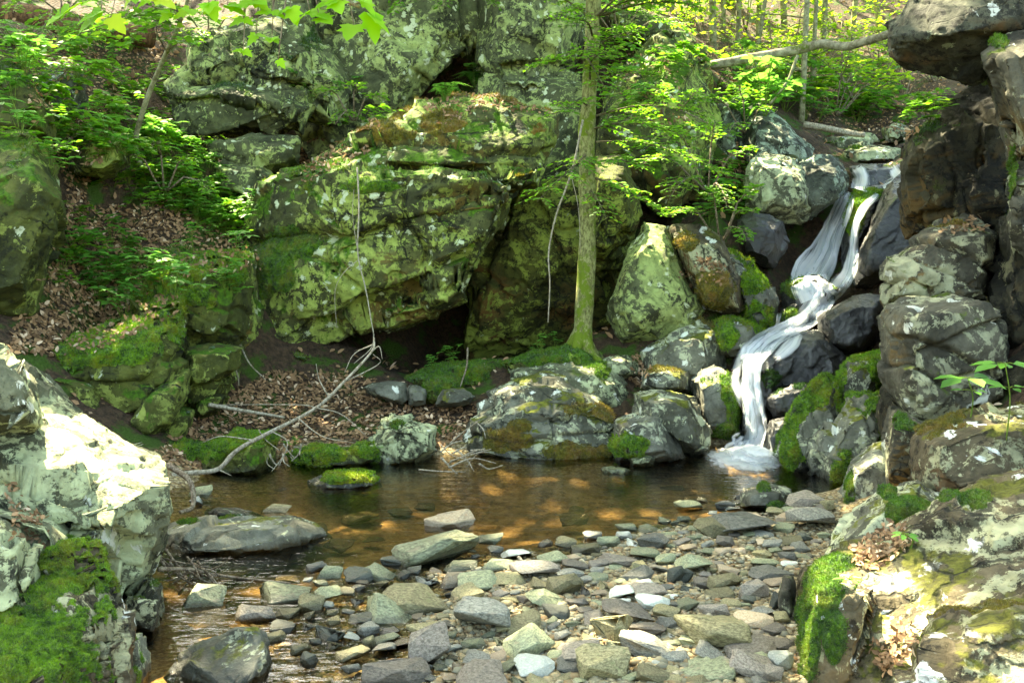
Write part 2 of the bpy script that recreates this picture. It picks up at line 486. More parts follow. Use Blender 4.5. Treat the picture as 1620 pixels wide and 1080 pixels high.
# forest floor
def ground_mat():
    t = NT('stream_bed_and_forest_floor')
    geo = t.n('NewGeometry')
    sp = t.n('SeparateXYZ'); t.l(geo.outputs['Position'], sp.inputs[0])
    n1 = t.noise(3, 7, .65); n2 = t.noise(22, 6, .7)
    soil = t.mix(t.ramp(n2, .3, .7), (.02, .013, .007), (.085, .05, .028))
    soil = t.mix(t.ramp(n1, .50, .60), soil, (.035, .07, .006))
    # gravel bed: small cells, ochre
    vc = t.n('TexVoronoi'); vc.inputs['Scale'].default_value = 38; t.l(t.pos(), vc.inputs['Vector'])
    v2 = t.n('TexVoronoi'); v2.inputs['Scale'].default_value = 95; t.l(t.pos(), v2.inputs['Vector'])
    sx = t.n('SeparateColor'); t.l(vc.outputs['Color'], sx.inputs[0])
    sy = t.n('SeparateColor'); t.l(v2.outputs['Color'], sy.inputs[0])
    g = t.mix(sx.outputs[0], (.20, .13, .05), (.46, .36, .19))
    g2 = t.mix(sy.outputs[0], (.17, .11, .05), (.52, .44, .27))
    g = t.mix(t.ramp(sx.outputs[1], .45, .55), g, g2)
    g = t.mix(t.ramp(vc.outputs['Distance'], .35, .7, 0, .7), g, (.06, .035, .015))
    # submerged: rusty silt with brown
    silt = t.mix(t.ramp(t.noise(4, 6, .7, dist=1.), .35, .65), (.15, .09, .035), (.37, .25, .12))
    silt = t.mix(t.ramp(t.noise(14, 5, .7), .5, .65), silt, (.09, .055, .02))
    dz = t.ramp(sp.outputs['Z'], -.03, -.14)
    g = t.mix(t.math('MULTIPLY', dz, .8), g, silt)
    y = t.math('ADD', sp.outputs['Y'], t.math('MULTIPLY', sp.outputs['Z'], 10.0))
    c = t.mix(t.ramp(y, 8.2, 9.2), g, soil)
    h = t.math('ADD', t.math('MULTIPLY', vc.outputs['Distance'], -1.0), n2)
    nn = t.bump(h, .8, .015)
    t.l(t.principled(c, .9, nn, .3).outputs[0], t.out.inputs[0])
    return t.m
M['ground'] = ground_mat()

def water_mat():
    t = NT('clear_brown_stream_water')
    mp = t.n('Mapping'); mp.inputs['Scale'].default_value = (1, 2.4, 1); t.l(t.pos(), mp.inputs[0])
    n = t.noise(5, 4, .55, mp.outputs[0]); n2 = t.noise(17, 3, .6, mp.outputs[0])
    nn = t.bump(n, .22, .05)
    nn = t.bump(n2, .16, .012, nn)
    gl = t.n('BsdfGlossy'); gl.inputs['Roughness'].default_value = .045; gl.inputs[0].default_value = (.95, .95, .95, 1)
    t.l(nn, gl.inputs['Normal'])
    tr = t.n('BsdfTransparent'); tr.inputs[0].default_value = (.86, .77, .60, 1)
    fr = t.n('Fresnel'); fr.inputs['IOR'].default_value = 1.4; t.l(nn, fr.inputs['Normal'])
    mx = t.n('MixShader')
    t.l(t.math('MULTIPLY', fr.outputs[0], 1.25), mx.inputs[0])
    t.l(tr.outputs[0], mx.inputs[1]); t.l(gl.outputs[0], mx.inputs[2]); t.l(mx.outputs[0], t.out.inputs[0])
    return t.m
M['water'] = water_mat()

def fall_mat(name, dens=.5, sharp=.25):
    """white water: 'flow' = across/along coordinates stored on the mesh"""
    t = NT(name)
    at = t.n('Attribute', attribute_name='flow')
    mp = t.n('Mapping'); mp.inputs['Scale'].default_value = (1, .11, 1); t.l(at.outputs['Vector'], mp.inputs[0])
    n = t.noise(17, 2, .5, mp.outputs[0]); nb = t.noise(5, 3, .6, mp.outputs[0])
    mp2 = t.n('Mapping'); mp2.inputs['Scale'].default_value = (1, .5, 1); t.l(at.outputs['Vector'], mp2.inputs[0])
    nc = t.noise(9, 4, .6, mp2.outputs[0])
    ed = t.n('Attribute', attribute_name='tint')      # 1 in the middle, 0 at the rim
    s = t.math('ADD', t.math('MULTIPLY', n, .50), t.math('ADD', t.math('MULTIPLY', nb, .35), t.math('MULTIPLY', nc, .15)))
    s = t.math('ADD', s, t.math('MULTIPLY', t.math('SUBTRACT', ed.outputs['Fac'], .5), .46))
    a = t.ramp(s, .62 - dens * .3 - sharp * .5, .62 - dens * .3 + sharp * .5, 0.0, .97)
    c = t.mix(t.ramp(n, .35, .6), (.87, .89, .94), (.98, .98, .985))
    d = t.principled(c, .35, t.bump(nb, .35, .03), .4)
    tn = t.n('BsdfTranslucent'); tn.inputs[0].default_value = (.95, .96, .98, 1)
    m0 = t.n('MixShader'); m0.inputs[0].default_value = .4
    t.l(d.outputs[0], m0.inputs[1]); t.l(tn.outputs[0], m0.inputs[2])
    tp = t.n('BsdfTransparent'); tp.inputs[0].default_value = (.93, .95, .95, 1)
    mx = t.n('MixShader'); t.l(a, mx.inputs[0]); t.l(tp.outputs[0], mx.inputs[1]); t.l(m0.outputs[0], mx.inputs[2])
    t.l(mx.outputs[0], t.out.inputs[0])
    return t.m
M['fall'] = fall_mat('white_falling_water', .56, .36)
M['veil'] = fall_mat('thin_falling_water', .20, .34)
M['foam'] = fall_mat('foam', .85, .5)

def stone_mat(name, a, b, warm):
    t = NT(name)
    oi = t.n('ObjectInfo')
    tc = t.n('TexCoord')
    ad = t.n('VectorMath', operation='ADD'); t.l(tc.outputs['Object'], ad.inputs[0])
    cx = t.n('CombineXYZ'); t.l(t.math('MULTIPLY', oi.outputs['Random'], 37.), cx.inputs[0]); t.l(cx.outputs[0], ad.inputs[1])
    v = ad.outputs[0]
    n = t.noise(9, 7, .65, v, .5); n2 = t.noise(40, 5, .7, v); n3 = t.noise(4, 3, .5, v)
    c = t.mix(t.ramp(n, .3, .7), a, b)
    c = t.mix(t.ramp(n3, .58, .7, 0, .8), c, warm)
    c = t.mix(t.ramp(n2, .55, .75, 0, .6), c, tuple(x * .5 for x in a))
    hue = t.n('HueSaturation'); t.l(c, hue.inputs['Color'])
    t.l(t.ramp(oi.outputs['Random'], 0, 1, .6, 1.35), hue.inputs['Value'])
    c = hue.outputs[0]
    geo = t.n('NewGeometry'); sp = t.n('SeparateXYZ'); t.l(geo.outputs['Position'], sp.inputs[0])
    wf = t.ramp(sp.outputs['Z'], .035, .012)
    c = t.mix(t.math('MULTIPLY', wf, .6), c, (.018, .016, .01))
    nn = t.bump(t.math('ADD', n, t.math('MULTIPLY', n2, .4)), .5, .012)
    r = t.ramp(wf, 0, 1, .62, .2)
    t.l(t.principled(c, r, nn, .45).outputs[0], t.out.inputs[0])
    return t.m
M['st_green'] = stone_mat('green_grey_stone', (.08, .088, .05), (.31, .33, .19), (.26, .22, .14))
M['st_grey'] = stone_mat('slate_grey_stone', (.06, .06, .048), (.27, .265, .215), (.24, .21, .16))
M['st_olive'] = stone_mat('olive_brown_stone', (.08, .068, .03), (.33, .29, .15), (.2, .2, .09))
M['st_purple'] = stone_mat('purplish_stone', (.085, .07, .052), (.31, .27, .21), (.27, .22, .18))
M['st_tan'] = stone_mat('tan_stone', (.28, .20, .12), (.52, .42, .28), (.44, .27, .15))
M['st_pale'] = stone_mat('pale_stone', (.36, .38, .32), (.60, .62, .53), (.5, .44, .32))
M['st_dark'] = stone_mat('wet_dark_stone', (.03, .035, .028), (.11, .12, .09), (.09, .07, .03))
# ------------------------------------------------------------------ terrain (one sheet)
TP = []
def tp(px, py, Y, dz=0.0):
    p = P(px, py, Y); TP.append((p[0], p[1], p[2] + dz))
for q in [(-1.5, 5.6, -.16), (0, 5.9, -.20), (1.0, 6.6, -.22), (-.6, 6.8, -.24), (-2.4, 5.0, -.15), (1.6, 7.2, -.2), (-1.9, 6.6, -.1), (-.1, 5.15, -.01),
          (.6, 4.7, .03), (1.15, 5.6, .035), (.15, 4.1, .03), (.5, 3.2, .05), (1.0, 4.0, .05), (0.1, 3.2, .02), (1.5, 5.6, .04), (1.8, 6.3, .03), (.8, 5.5, .02), (.4, 5.15, .0), (.6, 2.2, .04),
          (-.9, 4.3, -.07), (-1.2, 3.4, -.09), (-1.7, 4.4, -.12), (-.7, 2.8, -.06), (-.3, 4.4, .0), (-.5, 5.0, -.04), (-.55, 3.7, -.03), (-1, 1, -.1), (0, -3, -.1), (1.0, 2, .1), (2.4, 3.2, .1), (2.6, 5, .2), (2.9, 3.4, .9), (3.2, 4.8, 1.2), (3.9, 6.5, 1.8), (2.6, 1.5, .8),
          (-2.4, 3.0, .1), (-3.2, 4.6, .2), (-4, 2, .8), (-5, 5, 1.2), (4, 1, 1.2), (-4, -4, .8), (4, -4, 1.0)]:
    TP.append(q)
for q in [(330, 735, 7.35), (430, 700, 7.9), (350, 650, 8.4), (450, 610, 9.0), (600, 600, 9.2), (620, 670, 8.3), (700, 640, 8.8), (560, 720, 7.8), (760, 580, 9.4), (860, 560, 9.3),
          (930, 570, 8.9), (700, 570, 12.2), (500, 570, 12.0), (850, 565, 11.8), (950, 560, 11.0), (600, 575, 11.0), (1010, 600, 9.0),
          (200, 560, 8.6), (330, 400, 9.2), (120, 520, 8.0), (200, 440, 9.0), (300, 330, 10.0), (150, 350, 9.4), (350, 260, 10.8), (150, 250, 10.0), (220, 150, 11.4), (60, 130, 10.3), (60, 230, 9.2),
          (280, 80, 13.2), (100, 40, 13.6), (300, 0, 14.8), (0, 300, 8.6), (0, 30, 13.2), (-300, 300, 9), (-300, 0, 13),
          (520, 235, 11.9), (560, 130, 13.2), (760, 120, 13.4), (900, 220, 13.0), (1000, 190, 12.6), (700, -60, 14.5), (950, 20, 13.6), (1060, 130, 13.0), (1080, 60, 14.5),
          (1100, 430, 9.6), (1130, 330, 10.6), (1120, 230, 11.8), (1170, 480, 10.0), (1190, 640, 8.9), (1240, 560, 9.9), (1260, 440, 11.2), (1330, 520, 10.2), (1340, 440, 11.0), (1300, 360, 11.4), (1370, 300, 11.7), (1390, 268, 12.1),
          (1390, 230, 13.2), (1330, 225, 13.6), (1250, 190, 13.8), (1450, 210, 14.0), (1550, 200, 12.5), (1300, 130, 16.5), (1450, 140, 17), (1180, 110, 15.5), (1300, 60, 21), (1150, 40, 20), (1420, 60, 22),
          (1450, 330, 10.5), (1480, 430, 9.2), (1560, 420, 8.8), (1500, 640, 7.3), (1600, 500, 7.0), (1700, 300, 8), (1350, 620, 8.8), (1290, 740, 7.9), (1360, 780, 7.2), (1750, 100, 10)]:
    tp(*q)
for q in [(-8, 30, 13), (0, 32, 14), (8, 32, 13), (20, 30, 14), (-20, 20, 10), (-10, 15, 7.2), (12, 18, 7), (-15, 5, 5), (15, 5, 6), (0, 60, 24), (30, 60, 24), (-30, 60, 24), (0, -20, 0), (20, -10, 4), (-20, -10, 4), (8, 10, 4.5), (-8, 8, 3.6), (-7, 11, 4.6)]:
    TP.append(q)
TPa = np.array(TP, float)
def tps_fit(p, lam=.02):
    n = len(p); d = np.linalg.norm(p[:, None, :2] - p[None, :, :2], axis=2)
    K = d + 0.0
    A = np.zeros((n + 3, n + 3)); A[:n, :n] = K - lam * np.eye(n)
    Q = np.c_[np.ones(n), p[:, :2]]; A[:n, n:] = Q; A[n:, :n] = Q.T
    return np.linalg.solve(A, np.r_[p[:, 2], 0, 0, 0])
_w = tps_fit(TPa)
def terr_z(x, y):
    x = np.atleast_1d(np.asarray(x, float)).ravel(); y = np.atleast_1d(np.asarray(y, float)).ravel()
    out = np.empty(len(x))
    for i in range(0, len(x), 20000):
        xx = x[i:i + 20000]; yy = y[i:i + 20000]
        d = np.sqrt((xx[:, None] - TPa[None, :, 0]) ** 2 + (yy[:, None] - TPa[None, :, 1]) ** 2)
        out[i:i + 20000] = d @ _w[:-3] + _w[-3] + _w[-2] * xx + _w[-1] * yy
    p = np.c_[x, y, np.zeros(len(x))]
    far = sst(7.6, 10, y)
    out += far * (.10 * fbm(p * 1.3, 4) + .03 * fbm(p * 7, 2)) + (1 - far) * .018 * fbm(p * 4, 4)
    return out
rows = np.concatenate([np.linspace(-12, 1.5, 26)[:-1], 1.5 * (110 / 1.5) ** (np.linspace(0, 1, 470))])
cols = np.linspace(-1, 1, 420); cols = np.sign(cols) * np.abs(cols) ** 1.25
hw = 7 + .85 * np.maximum(rows, 0)
XX = cols[None] * hw[:, None]; YY = np.repeat(rows[:, None], len(cols), 1)
ZZ = terr_z(XX.ravel(), YY.ravel()).reshape(XX.shape)
nr, nc = XX.shape
V = np.stack([XX, YY, ZZ], -1).reshape(-1, 3)
i = np.arange(nr - 1)[:, None] * nc; j = np.arange(nc - 1)[None]
q = np.stack([i + j, i + j + 1, i + nc + j + 1, i + nc + j], -1).reshape(-1, 4)
ground = tag(link('ground', mk_mesh('ground', V, [q], M['ground'], smooth=True)), 'stream bed of gravel rising into a leaf littered forest slope', None, kind='structure')
_gt = BVHTree.FromPolygons([Vector(v) for v in V[:: 1]], [tuple(int(a) for a in f) for f in q[::1]]) if False else None

# ------------------------------------------------------------------ rock builder
def piece(o, d, t, lean=.3, nose=None, f=None, back=.85, fs=.55, ft=.8):
    o = [(a[0], a[1], a[2] if len(a) > 2 else 0) for a in o]
    cx = sum(a[0] for a in o) / len(o); cy = sum(a[1] for a in o) / len(o)
    k = lean * d / F
    pts = [P(x, y, d + dd + k * (cy - y)) for x, y, dd in o]
    if f is None:
        nx, ny = nose or (cx, cy)
        pts += [P(nx + (x - cx) * fs, ny + (y - cy) * fs, d - ft * t + k * (cy - ny - (y - cy) * fs)) for x, y, _ in o]
    else:
        pts += [P(x, y, d + dd + k * (cy - y)) for x, y, dd in f]
    pts += [P(cx + (x - cx) * back, cy + (y - cy) * back, d + t + k * (cy - y)) for x, y, _ in o]
    return pts
ROCKS = []
def get_np(me):
    n = len(me.vertices); V = np.empty(n * 3, np.float32); me.vertices.foreach_get('co', V)
    N = np.empty(n * 3, np.float32); me.vertices.foreach_get('normal', N)
    return V.reshape(-1, 3).astype(float), N.reshape(-1, 3).astype(float)
def R(name, label, mat, vox, pieces, rnd=1, fa=.10, fsz=.5, na=.05, ns=2.5, st=None, cat='boulder', group=None,
      moss=0.0, mth=.03, mmat='moss', mup=.35, mat_at=None, fuzz=1.0, mbias=None, fine=.006, cut=()):
    """union of convex lumps -> voxel skin -> softened -> chipped facets, layered steps, noise"""
    bm = bmesh.new()
    for pts in pieces:
        vs = [bm.verts.new(p) for p in pts]
        r = bmesh.ops.convex_hull(bm, input=vs)
        junk = [g for g in r['geom_interior'] + r['geom_unused'] if isinstance(g, bmesh.types.BMVert) and g.is_valid]
        bmesh.ops.delete(bm, geom=list(set(junk)), context='VERTS')
    me = bpy.data.meshes.new(name); bm.to_mesh(me); bm.free()
    o = link('tmp', me)
    m = o.modifiers.new('r', 'REMESH'); m.mode = 'VOXEL'; m.voxel_size = vox
    if rnd:
        m = o.modifiers.new('s', 'SMOOTH'); m.factor = .6; m.iterations = rnd
    dg = bpy.context.evaluated_depsgraph_get()
    me2 = bpy.data.meshes.new_from_object(o.evaluated_get(dg))
    bpy.data.objects.remove(o); bpy.data.meshes.remove(me)
    V, N = get_np(me2)
    sd = V.mean(0) * 0 + hash(name + label[:5]) % 1 * 0
    warp = np.stack([fbm(V * 1.7 + 31, 3), fbm(V * 1.7 + 57, 3), fbm(V * 1.7 + 91, 3)], 1)
    d = na * 1.8 * fbm(V * ns * .6 + 5, 2)
    if fa:
        V = V + N * d[:, None]; d = np.zeros(len(V))
        V = chisel(V, N, fsz * 1.35, .9, fa * 1.3, .09)
        V = chisel(V, N, fsz * .5, .55, fa * .40, .12)
        va, idv, f1, f2 = cells(V / (fsz * .9) + warp * .2)
        d += fa * (idv - .5) * .2
    if st:
        (sx, sy, sz), sp, sa = st
        ax = np.array([sx, sy, sz]); ax = ax / np.linalg.norm(ax)
        u = (V @ ax) / sp + fbm(V * .9 + 3, 3) * .8
        fr = u - np.floor(u)
        hh = _cr[np.floor(u).astype(int) & 255, 0]
        # only parts of each seam open up
        op = sst(-.15, .25, perlin(V * 1.4 + 77))
        d += sa * op * ((hh - .5) * 1.1 - .9 * np.exp(-((np.minimum(fr, 1 - fr)) / .06) ** 2))
    if cut:
        X, Y = proj(V); wx = 5 * fbm(V * 3 + 2, 3); wy = 5 * fbm(V * 3 + 8, 3)
        fac = (N * (np.array([0, 0, CAMZ]) - V)).sum(1) > 0
        for line, wpx, dep, below in cut:
            best = np.full(len(V), 1e9); sgn = np.zeros(len(V))
            for (x1, y1), (x2, y2) in zip(line[:-1], line[1:]):
                ux, uy = x2 - x1, y2 - y1; L2 = ux * ux + uy * uy
                tt = np.clip(((X + wx - x1) * ux + (Y + wy - y1) * uy) / L2, 0, 1)
                ex = X + wx - x1 - tt * ux; ey = Y + wy - y1 - tt * uy
                r = np.hypot(ex, ey); m_ = r < best
                best = np.where(m_, r, best); sgn = np.where(m_, np.sign(ux * ey - uy * ex), sgn)
            d -= fac * dep * np.exp(-(best / wpx) ** 2)
            if below: d -= fac * below * (sgn > 0) * np.exp(-(best / 26) ** 2)
    d += na * .22 * fbm(V * ns * 4, 3) + fine * .7 * fbm(V * 32, 3)
    V = V + N * d[:, None]
    base = base_of(V)
    me2.vertices.foreach_set('co', (V - base).astype(np.float32).ravel())
    me2.polygons.foreach_set('use_smooth', np.ones(len(me2.polygons), bool))
    me2.materials.clear(); me2.materials.append(M[mat]); me2.update()
    me2.name = name
    obj = link(name, me2, loc=base)
    tag(obj, label, cat, group)
    ROCKS.append(obj)
    if moss > 0 or mat_at:
        V0, N = get_np(me2); Vw = V0 + base
        add_moss(obj, Vw, N, base, me2, moss, mth, mmat, mup, mat_at, fuzz)
    return obj
def add_moss(obj, Vw, N, base, me, amt, th, mmat, mup, at, fuzz):
    nf = len(me.polygons)
    tot = np.empty(nf, np.int32); me.polygons.foreach_get('loop_total', tot)
    if (tot != 4).any(): return
    q = np.empty(nf * 4, np.int32); me.polygons.foreach_get('vertices', q); q = q.reshape(-1, 4)
    nz = N[:, 2]
    ns = fbm(Vw * 2.3 + 40, 4) * .50 + .5 + .14 * fbm(Vw * 11 + 4, 3)
    m = np.full(len(Vw), -1.0)
    if amt > 0:
        m = ns + mup * nz - (1.12 - amt * .75)
    if at:
        X, Y = proj(Vw)
        fac = (N * (np.array([0, 0, CAMZ]) - Vw)).sum(1)
        for a in at:
            bx, by, rx, ry = a[:4]
            r = np.sqrt(((X - bx) / rx) ** 2 + ((Y - by) / ry) ** 2)
            mm = (1 - r) * .5 + .45 * (ns - .5)
            mm = np.where(fac > -.02, mm, -1)
            m = np.maximum(m, mm)
    keep = (m[q] > 0).all(1)
    if keep.sum() < 20: return
    q = q[keep]
    # every separate cushion becomes a part of its own; crumbs are dropped
    lab = np.arange(len(Vw))
    for _ in range(400):
        mn = lab[q].min(1); new = lab.copy()
        for c_ in range(4): np.minimum.at(new, q[:, c_], mn)
        new = new[new]
        if (new == lab).all(): break
        lab = new
    fl_ = lab[q[:, 0]]; ids, cn = np.unique(fl_, return_counts=True)
    order = np.argsort(-cn)[:7]
    minc = max(60, len(Vw) * .002)
    for g_ in order:
        if cn[g_] < minc and g_ != order[0]: continue
        moss_part(obj, Vw, N, base, m, q[fl_ == ids[g_]], th, mmat, fuzz)
def moss_part(obj, Vw, N, base, m, q, th, mmat, fuzz):
    used = np.unique(q); idx = np.full(len(Vw), -1); idx[used] = np.arange(len(used))
    mv = m[used]; Vm = Vw[used]; Nm = N[used]
    up = Nm + np.array([0, 0, .5]); up /= np.linalg.norm(up, axis=1)[:, None]
    prof = sst(0, .26, mv)
    lump = .55 + .6 * np.abs(perlin(Vm * 9)) + .35 * perlin(Vm * 28)
    h = th * prof * lump + .004 * perlin(Vm * 70) * prof - .004 * (1 - prof)
    Vp = Vm + up * h[:, None]
    b = Buf(); qq = idx[q]
    b.add(Vp, qq, None, np.zeros(len(Vp)))
    if fuzz > 0:
        p = Vp[qq]
        ar = np.linalg.norm(np.cross(p[:, 1] - p[:, 0], p[:, 3] - p[:, 0]), axis=1)
        dist = np.linalg.norm(p[:, 0] - np.array([0, 0, CAMZ]), axis=1)
        w = ar / np.maximum(dist, 2.5) ** 2
        n = int(min(160000, (w.sum() * F * F / 2.2) * fuzz))
        if n > 50:
            f = RNG.choice(len(qq), n, p=w / w.sum())
            r = RNG.random((n, 2))
            c = p[f, 0] * ((1 - r[:, :1]) * (1 - r[:, 1:])) + p[f, 1] * (r[:, :1] * (1 - r[:, 1:])) + p[f, 2] * (r[:, :1] * r[:, 1:]) + p[f, 3] * ((1 - r[:, :1]) * r[:, 1:])
            nn = up[qq[f, 0]]
            s = .0030 * np.maximum(dist[f], 3) / 3
            dr = nn + RNG.normal(size=(n, 3)) * .55; dr /= np.linalg.norm(dr, axis=1)[:, None]
            sd = np.cross(dr, rdir(n)); sd /= np.linalg.norm(sd, axis=1)[:, None] + 1e-9
            ln = s * RNG.uniform(1.5, 3.6, n)
            t = np.stack([c - sd * (s * .45)[:, None], c + sd * (s * .45)[:, None], c + dr * ln[:, None]], 1).reshape(-1, 3)
            tt = np.repeat(RNG.random(n), 3) * np.tile([.2, .2, 1.0], n)
            b.add(t, None, np.arange(n * 3).reshape(-1, 3), tt)
    mo = link('moss', b.mesh('moss', M[mmat], True, base), obj)
    return mo

# ================================================================== the rocks, back to front
BED = (.25, .3, 1)
R('cliff', 'tall pale lichened cliff face behind the large central overhang', 'cliff_back', .03, [
    piece([(490, -140), (740, -140), (745, 60), (600, 180), (590, 260), (520, 300), (470, 230), (488, 60)], 12.6, .9, .12, f=[(560, 60, -.55), (650, 120, -.6), (640, 30, -.5), (560, 180, -.35)]),
    piece([(735, -140), (935, -140), (930, 60), (900, 130), (860, 130), (735, 160)], 12.9, .9, .1),
    piece([(770, 110), (860, 95), (940, 120), (950, 300), (930, 420), (820, 400), (760, 200)], 12.2, .8, .05, f=[(800, 130, -.4), (930, 140, -.5), (930, 280, -.5), (840, 260, -.5)]),
    ], rnd=1, fa=.10, fsz=.9, na=.03, st=((.15, .2, 1), .55, .05), cat='cliff', moss=.18, mth=.04, mmat='moss_dark', fuzz=.3, cut=[([(590, 262), (660, 150), (745, 90)], 4, .08, 0), ([(738, -20), (735, 100)], 5, .10, 0), ([(735, 112), (850, 100), (935, 108)], 5, .10, .10), ([(500, 60), (560, 30), (640, -10)], 4, .06, .05), ([(830, 110), (835, 280)], 4, .06, 0), ([(860, 0), (855, 95)], 4, .05, 0)])
R('cliff', 'blocky cliff of stacked grey ledges rising above the leafy left slope', 'cliff_back', .025, [
    piece([(298, 62), (330, 42), (370, 48), (390, 100), (330, 128), (300, 110)], 11.4, .6, .3, f=[(318, 60, -.3), (300, 110, -.3), (356, 84, -.2)]),
    piece([(360, 45), (425, 20), (435, 75), (500, 85), (505, 150), (400, 150), (350, 120)], 11.7, .7, .5),
    piece([(258, 150), (290, 120), (350, 105), (430, 130), (500, 165), (478, 215), (330, 218), (290, 212)], 11.2, .7, .35, f=[(300, 130, -.1), (290, 152, -.3), (345, 152, -.45), (470, 170, -.45), (450, 208, .0), (320, 212, -.0)]),
    piece([(420, 60), (495, 50), (560, 130), (540, 200), (480, 180)], 12.0, .7, .4),
    piece([(415, -60), (500, -60), (510, 120), (430, 90)], 12.6, .7, .2),
    ], rnd=1, fa=.09, fsz=.5, na=.03, st=((.1, .2, 1), .35, .05), cat='cliff', moss=.22, mth=.03, mmat='moss_dark', fuzz=.3, cut=[([(345, 108), (400, 96), (440, 62)], 4, .08, .08), ([(290, 126), (350, 108), (440, 128), (500, 150)], 4, .07, .05), ([(444, 60), (446, 170)], 3, .06, 0), ([(290, 155), (350, 152), (470, 168)], 3, .04, .10)])
R('ledge', 'low grey shelf under the blocky ledges at left', 'cliff_back', .02, [
    piece([(325, 225), (400, 210), (475, 212), (472, 252), (425, 262), (380, 258), (330, 245)], 10.8, .5, .5, f=[(400, 228, -.3), (465, 235, -.4), (430, 254, -.3)]),
    piece([(335, 258), (420, 262), (440, 300), (400, 330), (345, 300)], 10.6, .4, .4)],
    rnd=1, fa=.06, fsz=.4, na=.02, st=(BED, .2, .03), cat='rock ledge')
# central mass
R('overhang', 'upper block of the central outcrop with a sloping leaf strewn top', 'cliff', .02, [
    piece([(560, 215), (620, 165), (700, 148), (790, 152), (884, 186), (880, 232), (850, 280), (815, 300), (700, 300), (600, 290), (540, 262)], 10.3, .8, .35,
          f=[(640, 190, -.25), (760, 168, -.35), (874, 196, -.25), (850, 268, -.35), (740, 256, -.6), (640, 256, -.5)]),
    piece([(780, 285), (830, 272), (862, 262), (850, 292), (822, 300)], 9.9, .4, .3),
    piece([(500, 255), (560, 205), (640, 200), (640, 290), (500, 290)], 10.5, .6, .4)],
    rnd=1, fa=.10, fsz=.55, na=.03, st=((.25, .2, 1), .3, .05), cat='rock outcrop', moss=.24, mth=.03, mmat='moss_rust', fuzz=.4, mat_at=[(700, 195, 40, 25), (610, 215, 60, 20)], cut=[([(560, 225), (640, 214), (700, 216), (770, 240), (882, 234)], 4, .06, .08), ([(560, 262), (690, 272), (820, 260)], 4, .06, .06), ([(690, 160), (700, 216)], 3, .05, 0), ([(790, 155), (800, 235)], 3, .03, 0)])
R('overhang', 'huge lichened overhanging rock above the dark hollow', 'cliff', .02, [
    piece([(386, 330), (410, 285), (470, 265), (560, 262), (590, 400), (560, 520), (500, 560), (440, 590), (384, 590), (376, 440)], 9.7, .8, .1,
          f=[(430, 290, -.3), (520, 275, -.4), (540, 330, -.5), (430, 400, -.35), (440, 540, -.1), (520, 430, -.5)]),
    piece([(480, 268), (620, 258), (720, 272), (806, 284), (815, 316), (800, 345), (770, 395), (742, 425), (650, 480), (590, 505), (510, 545), (480, 520)], 9.7, .9, -.15,
          f=[(520, 280, -.35), (640, 276, -.4), (800, 290, -.35), (806, 318, -.45), (765, 375, -.5), (730, 418, -.4), (660, 440, -.55), (540, 470, -.45), (540, 380, -.6), (660, 340, -.65)]),
    piece([(664, 452), (700, 430), (748, 428), (738, 462), (705, 488), (672, 486)], 9.5, .35, -.1),
    piece([(360, 560), (470, 530), (520, 560), (505, 600), (440, 612), (360, 620)], 9.6, .5, .1),
    piece([(590, 500), (640, 470), (700, 470), (690, 505), (640, 520), (600, 530)], 9.9, .4, -.2),
    ], rnd=1, fa=.13, fsz=.65, na=.035, st=((.32, .15, 1), .42, .12), cat='rock outcrop', moss=.30, mth=.03, mmat='moss', fuzz=.4, mup=.45,
  mat_at=[(460, 385, 70, 28), (590, 295, 60, 14), (430, 440, 40, 50)], cut=[([(392, 378), (470, 366), (560, 372), (620, 360)], 5, .07, .10), ([(640, 276), (643, 355)], 3, .07, 0), ([(600, 352), (700, 335), (750, 305), (812, 288)], 4, .07, .07), ([(560, 262), (700, 272), (815, 284)], 4, .08, 0), ([(735, 332), (805, 326)], 3, .05, .04), ([(480, 520), (600, 462), (700, 436), (745, 428)], 4, .05, .12), ([(520, 300), (515, 430)], 3, .04, 0), ([(700, 335), (690, 440)], 3, .04, 0)])
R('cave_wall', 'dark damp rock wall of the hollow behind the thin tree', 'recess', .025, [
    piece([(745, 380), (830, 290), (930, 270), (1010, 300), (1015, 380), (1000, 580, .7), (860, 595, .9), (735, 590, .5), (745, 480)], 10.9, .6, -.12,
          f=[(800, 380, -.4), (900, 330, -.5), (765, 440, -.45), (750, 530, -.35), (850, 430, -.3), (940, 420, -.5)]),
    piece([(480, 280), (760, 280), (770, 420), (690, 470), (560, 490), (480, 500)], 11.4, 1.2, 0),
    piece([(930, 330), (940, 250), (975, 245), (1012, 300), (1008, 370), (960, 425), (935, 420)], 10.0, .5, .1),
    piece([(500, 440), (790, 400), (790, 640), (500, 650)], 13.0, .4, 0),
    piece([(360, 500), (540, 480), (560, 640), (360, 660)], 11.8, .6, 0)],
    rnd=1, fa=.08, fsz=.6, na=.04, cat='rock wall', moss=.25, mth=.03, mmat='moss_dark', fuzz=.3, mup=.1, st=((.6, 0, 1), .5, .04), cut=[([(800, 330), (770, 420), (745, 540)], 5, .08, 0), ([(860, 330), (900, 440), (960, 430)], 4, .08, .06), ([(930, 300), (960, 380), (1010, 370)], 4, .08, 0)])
R('outcrop', 'rounded lichened shoulder of rock right of the tree foliage', 'cliff', .028, [
    piece([(930, 200), (970, 120), (1040, 60), (1110, 90), (1140, 180), (1120, 300), (1050, 350), (1000, 300), (940, 270)], 11.6, .8, .45),
    piece([(1020, 60), (1060, 30), (1100, 70), (1110, 130), (1050, 140)], 12.6, .5, .4),
    piece([(960, 15), (1045, 25), (1085, 60), (1040, 80), (960, 50)], 13.2, .5, .3)],
    rnd=1, fa=.11, fsz=.6, na=.03, st=(BED, .35, .05), cat='rock outcrop', moss=.2, fuzz=.3)
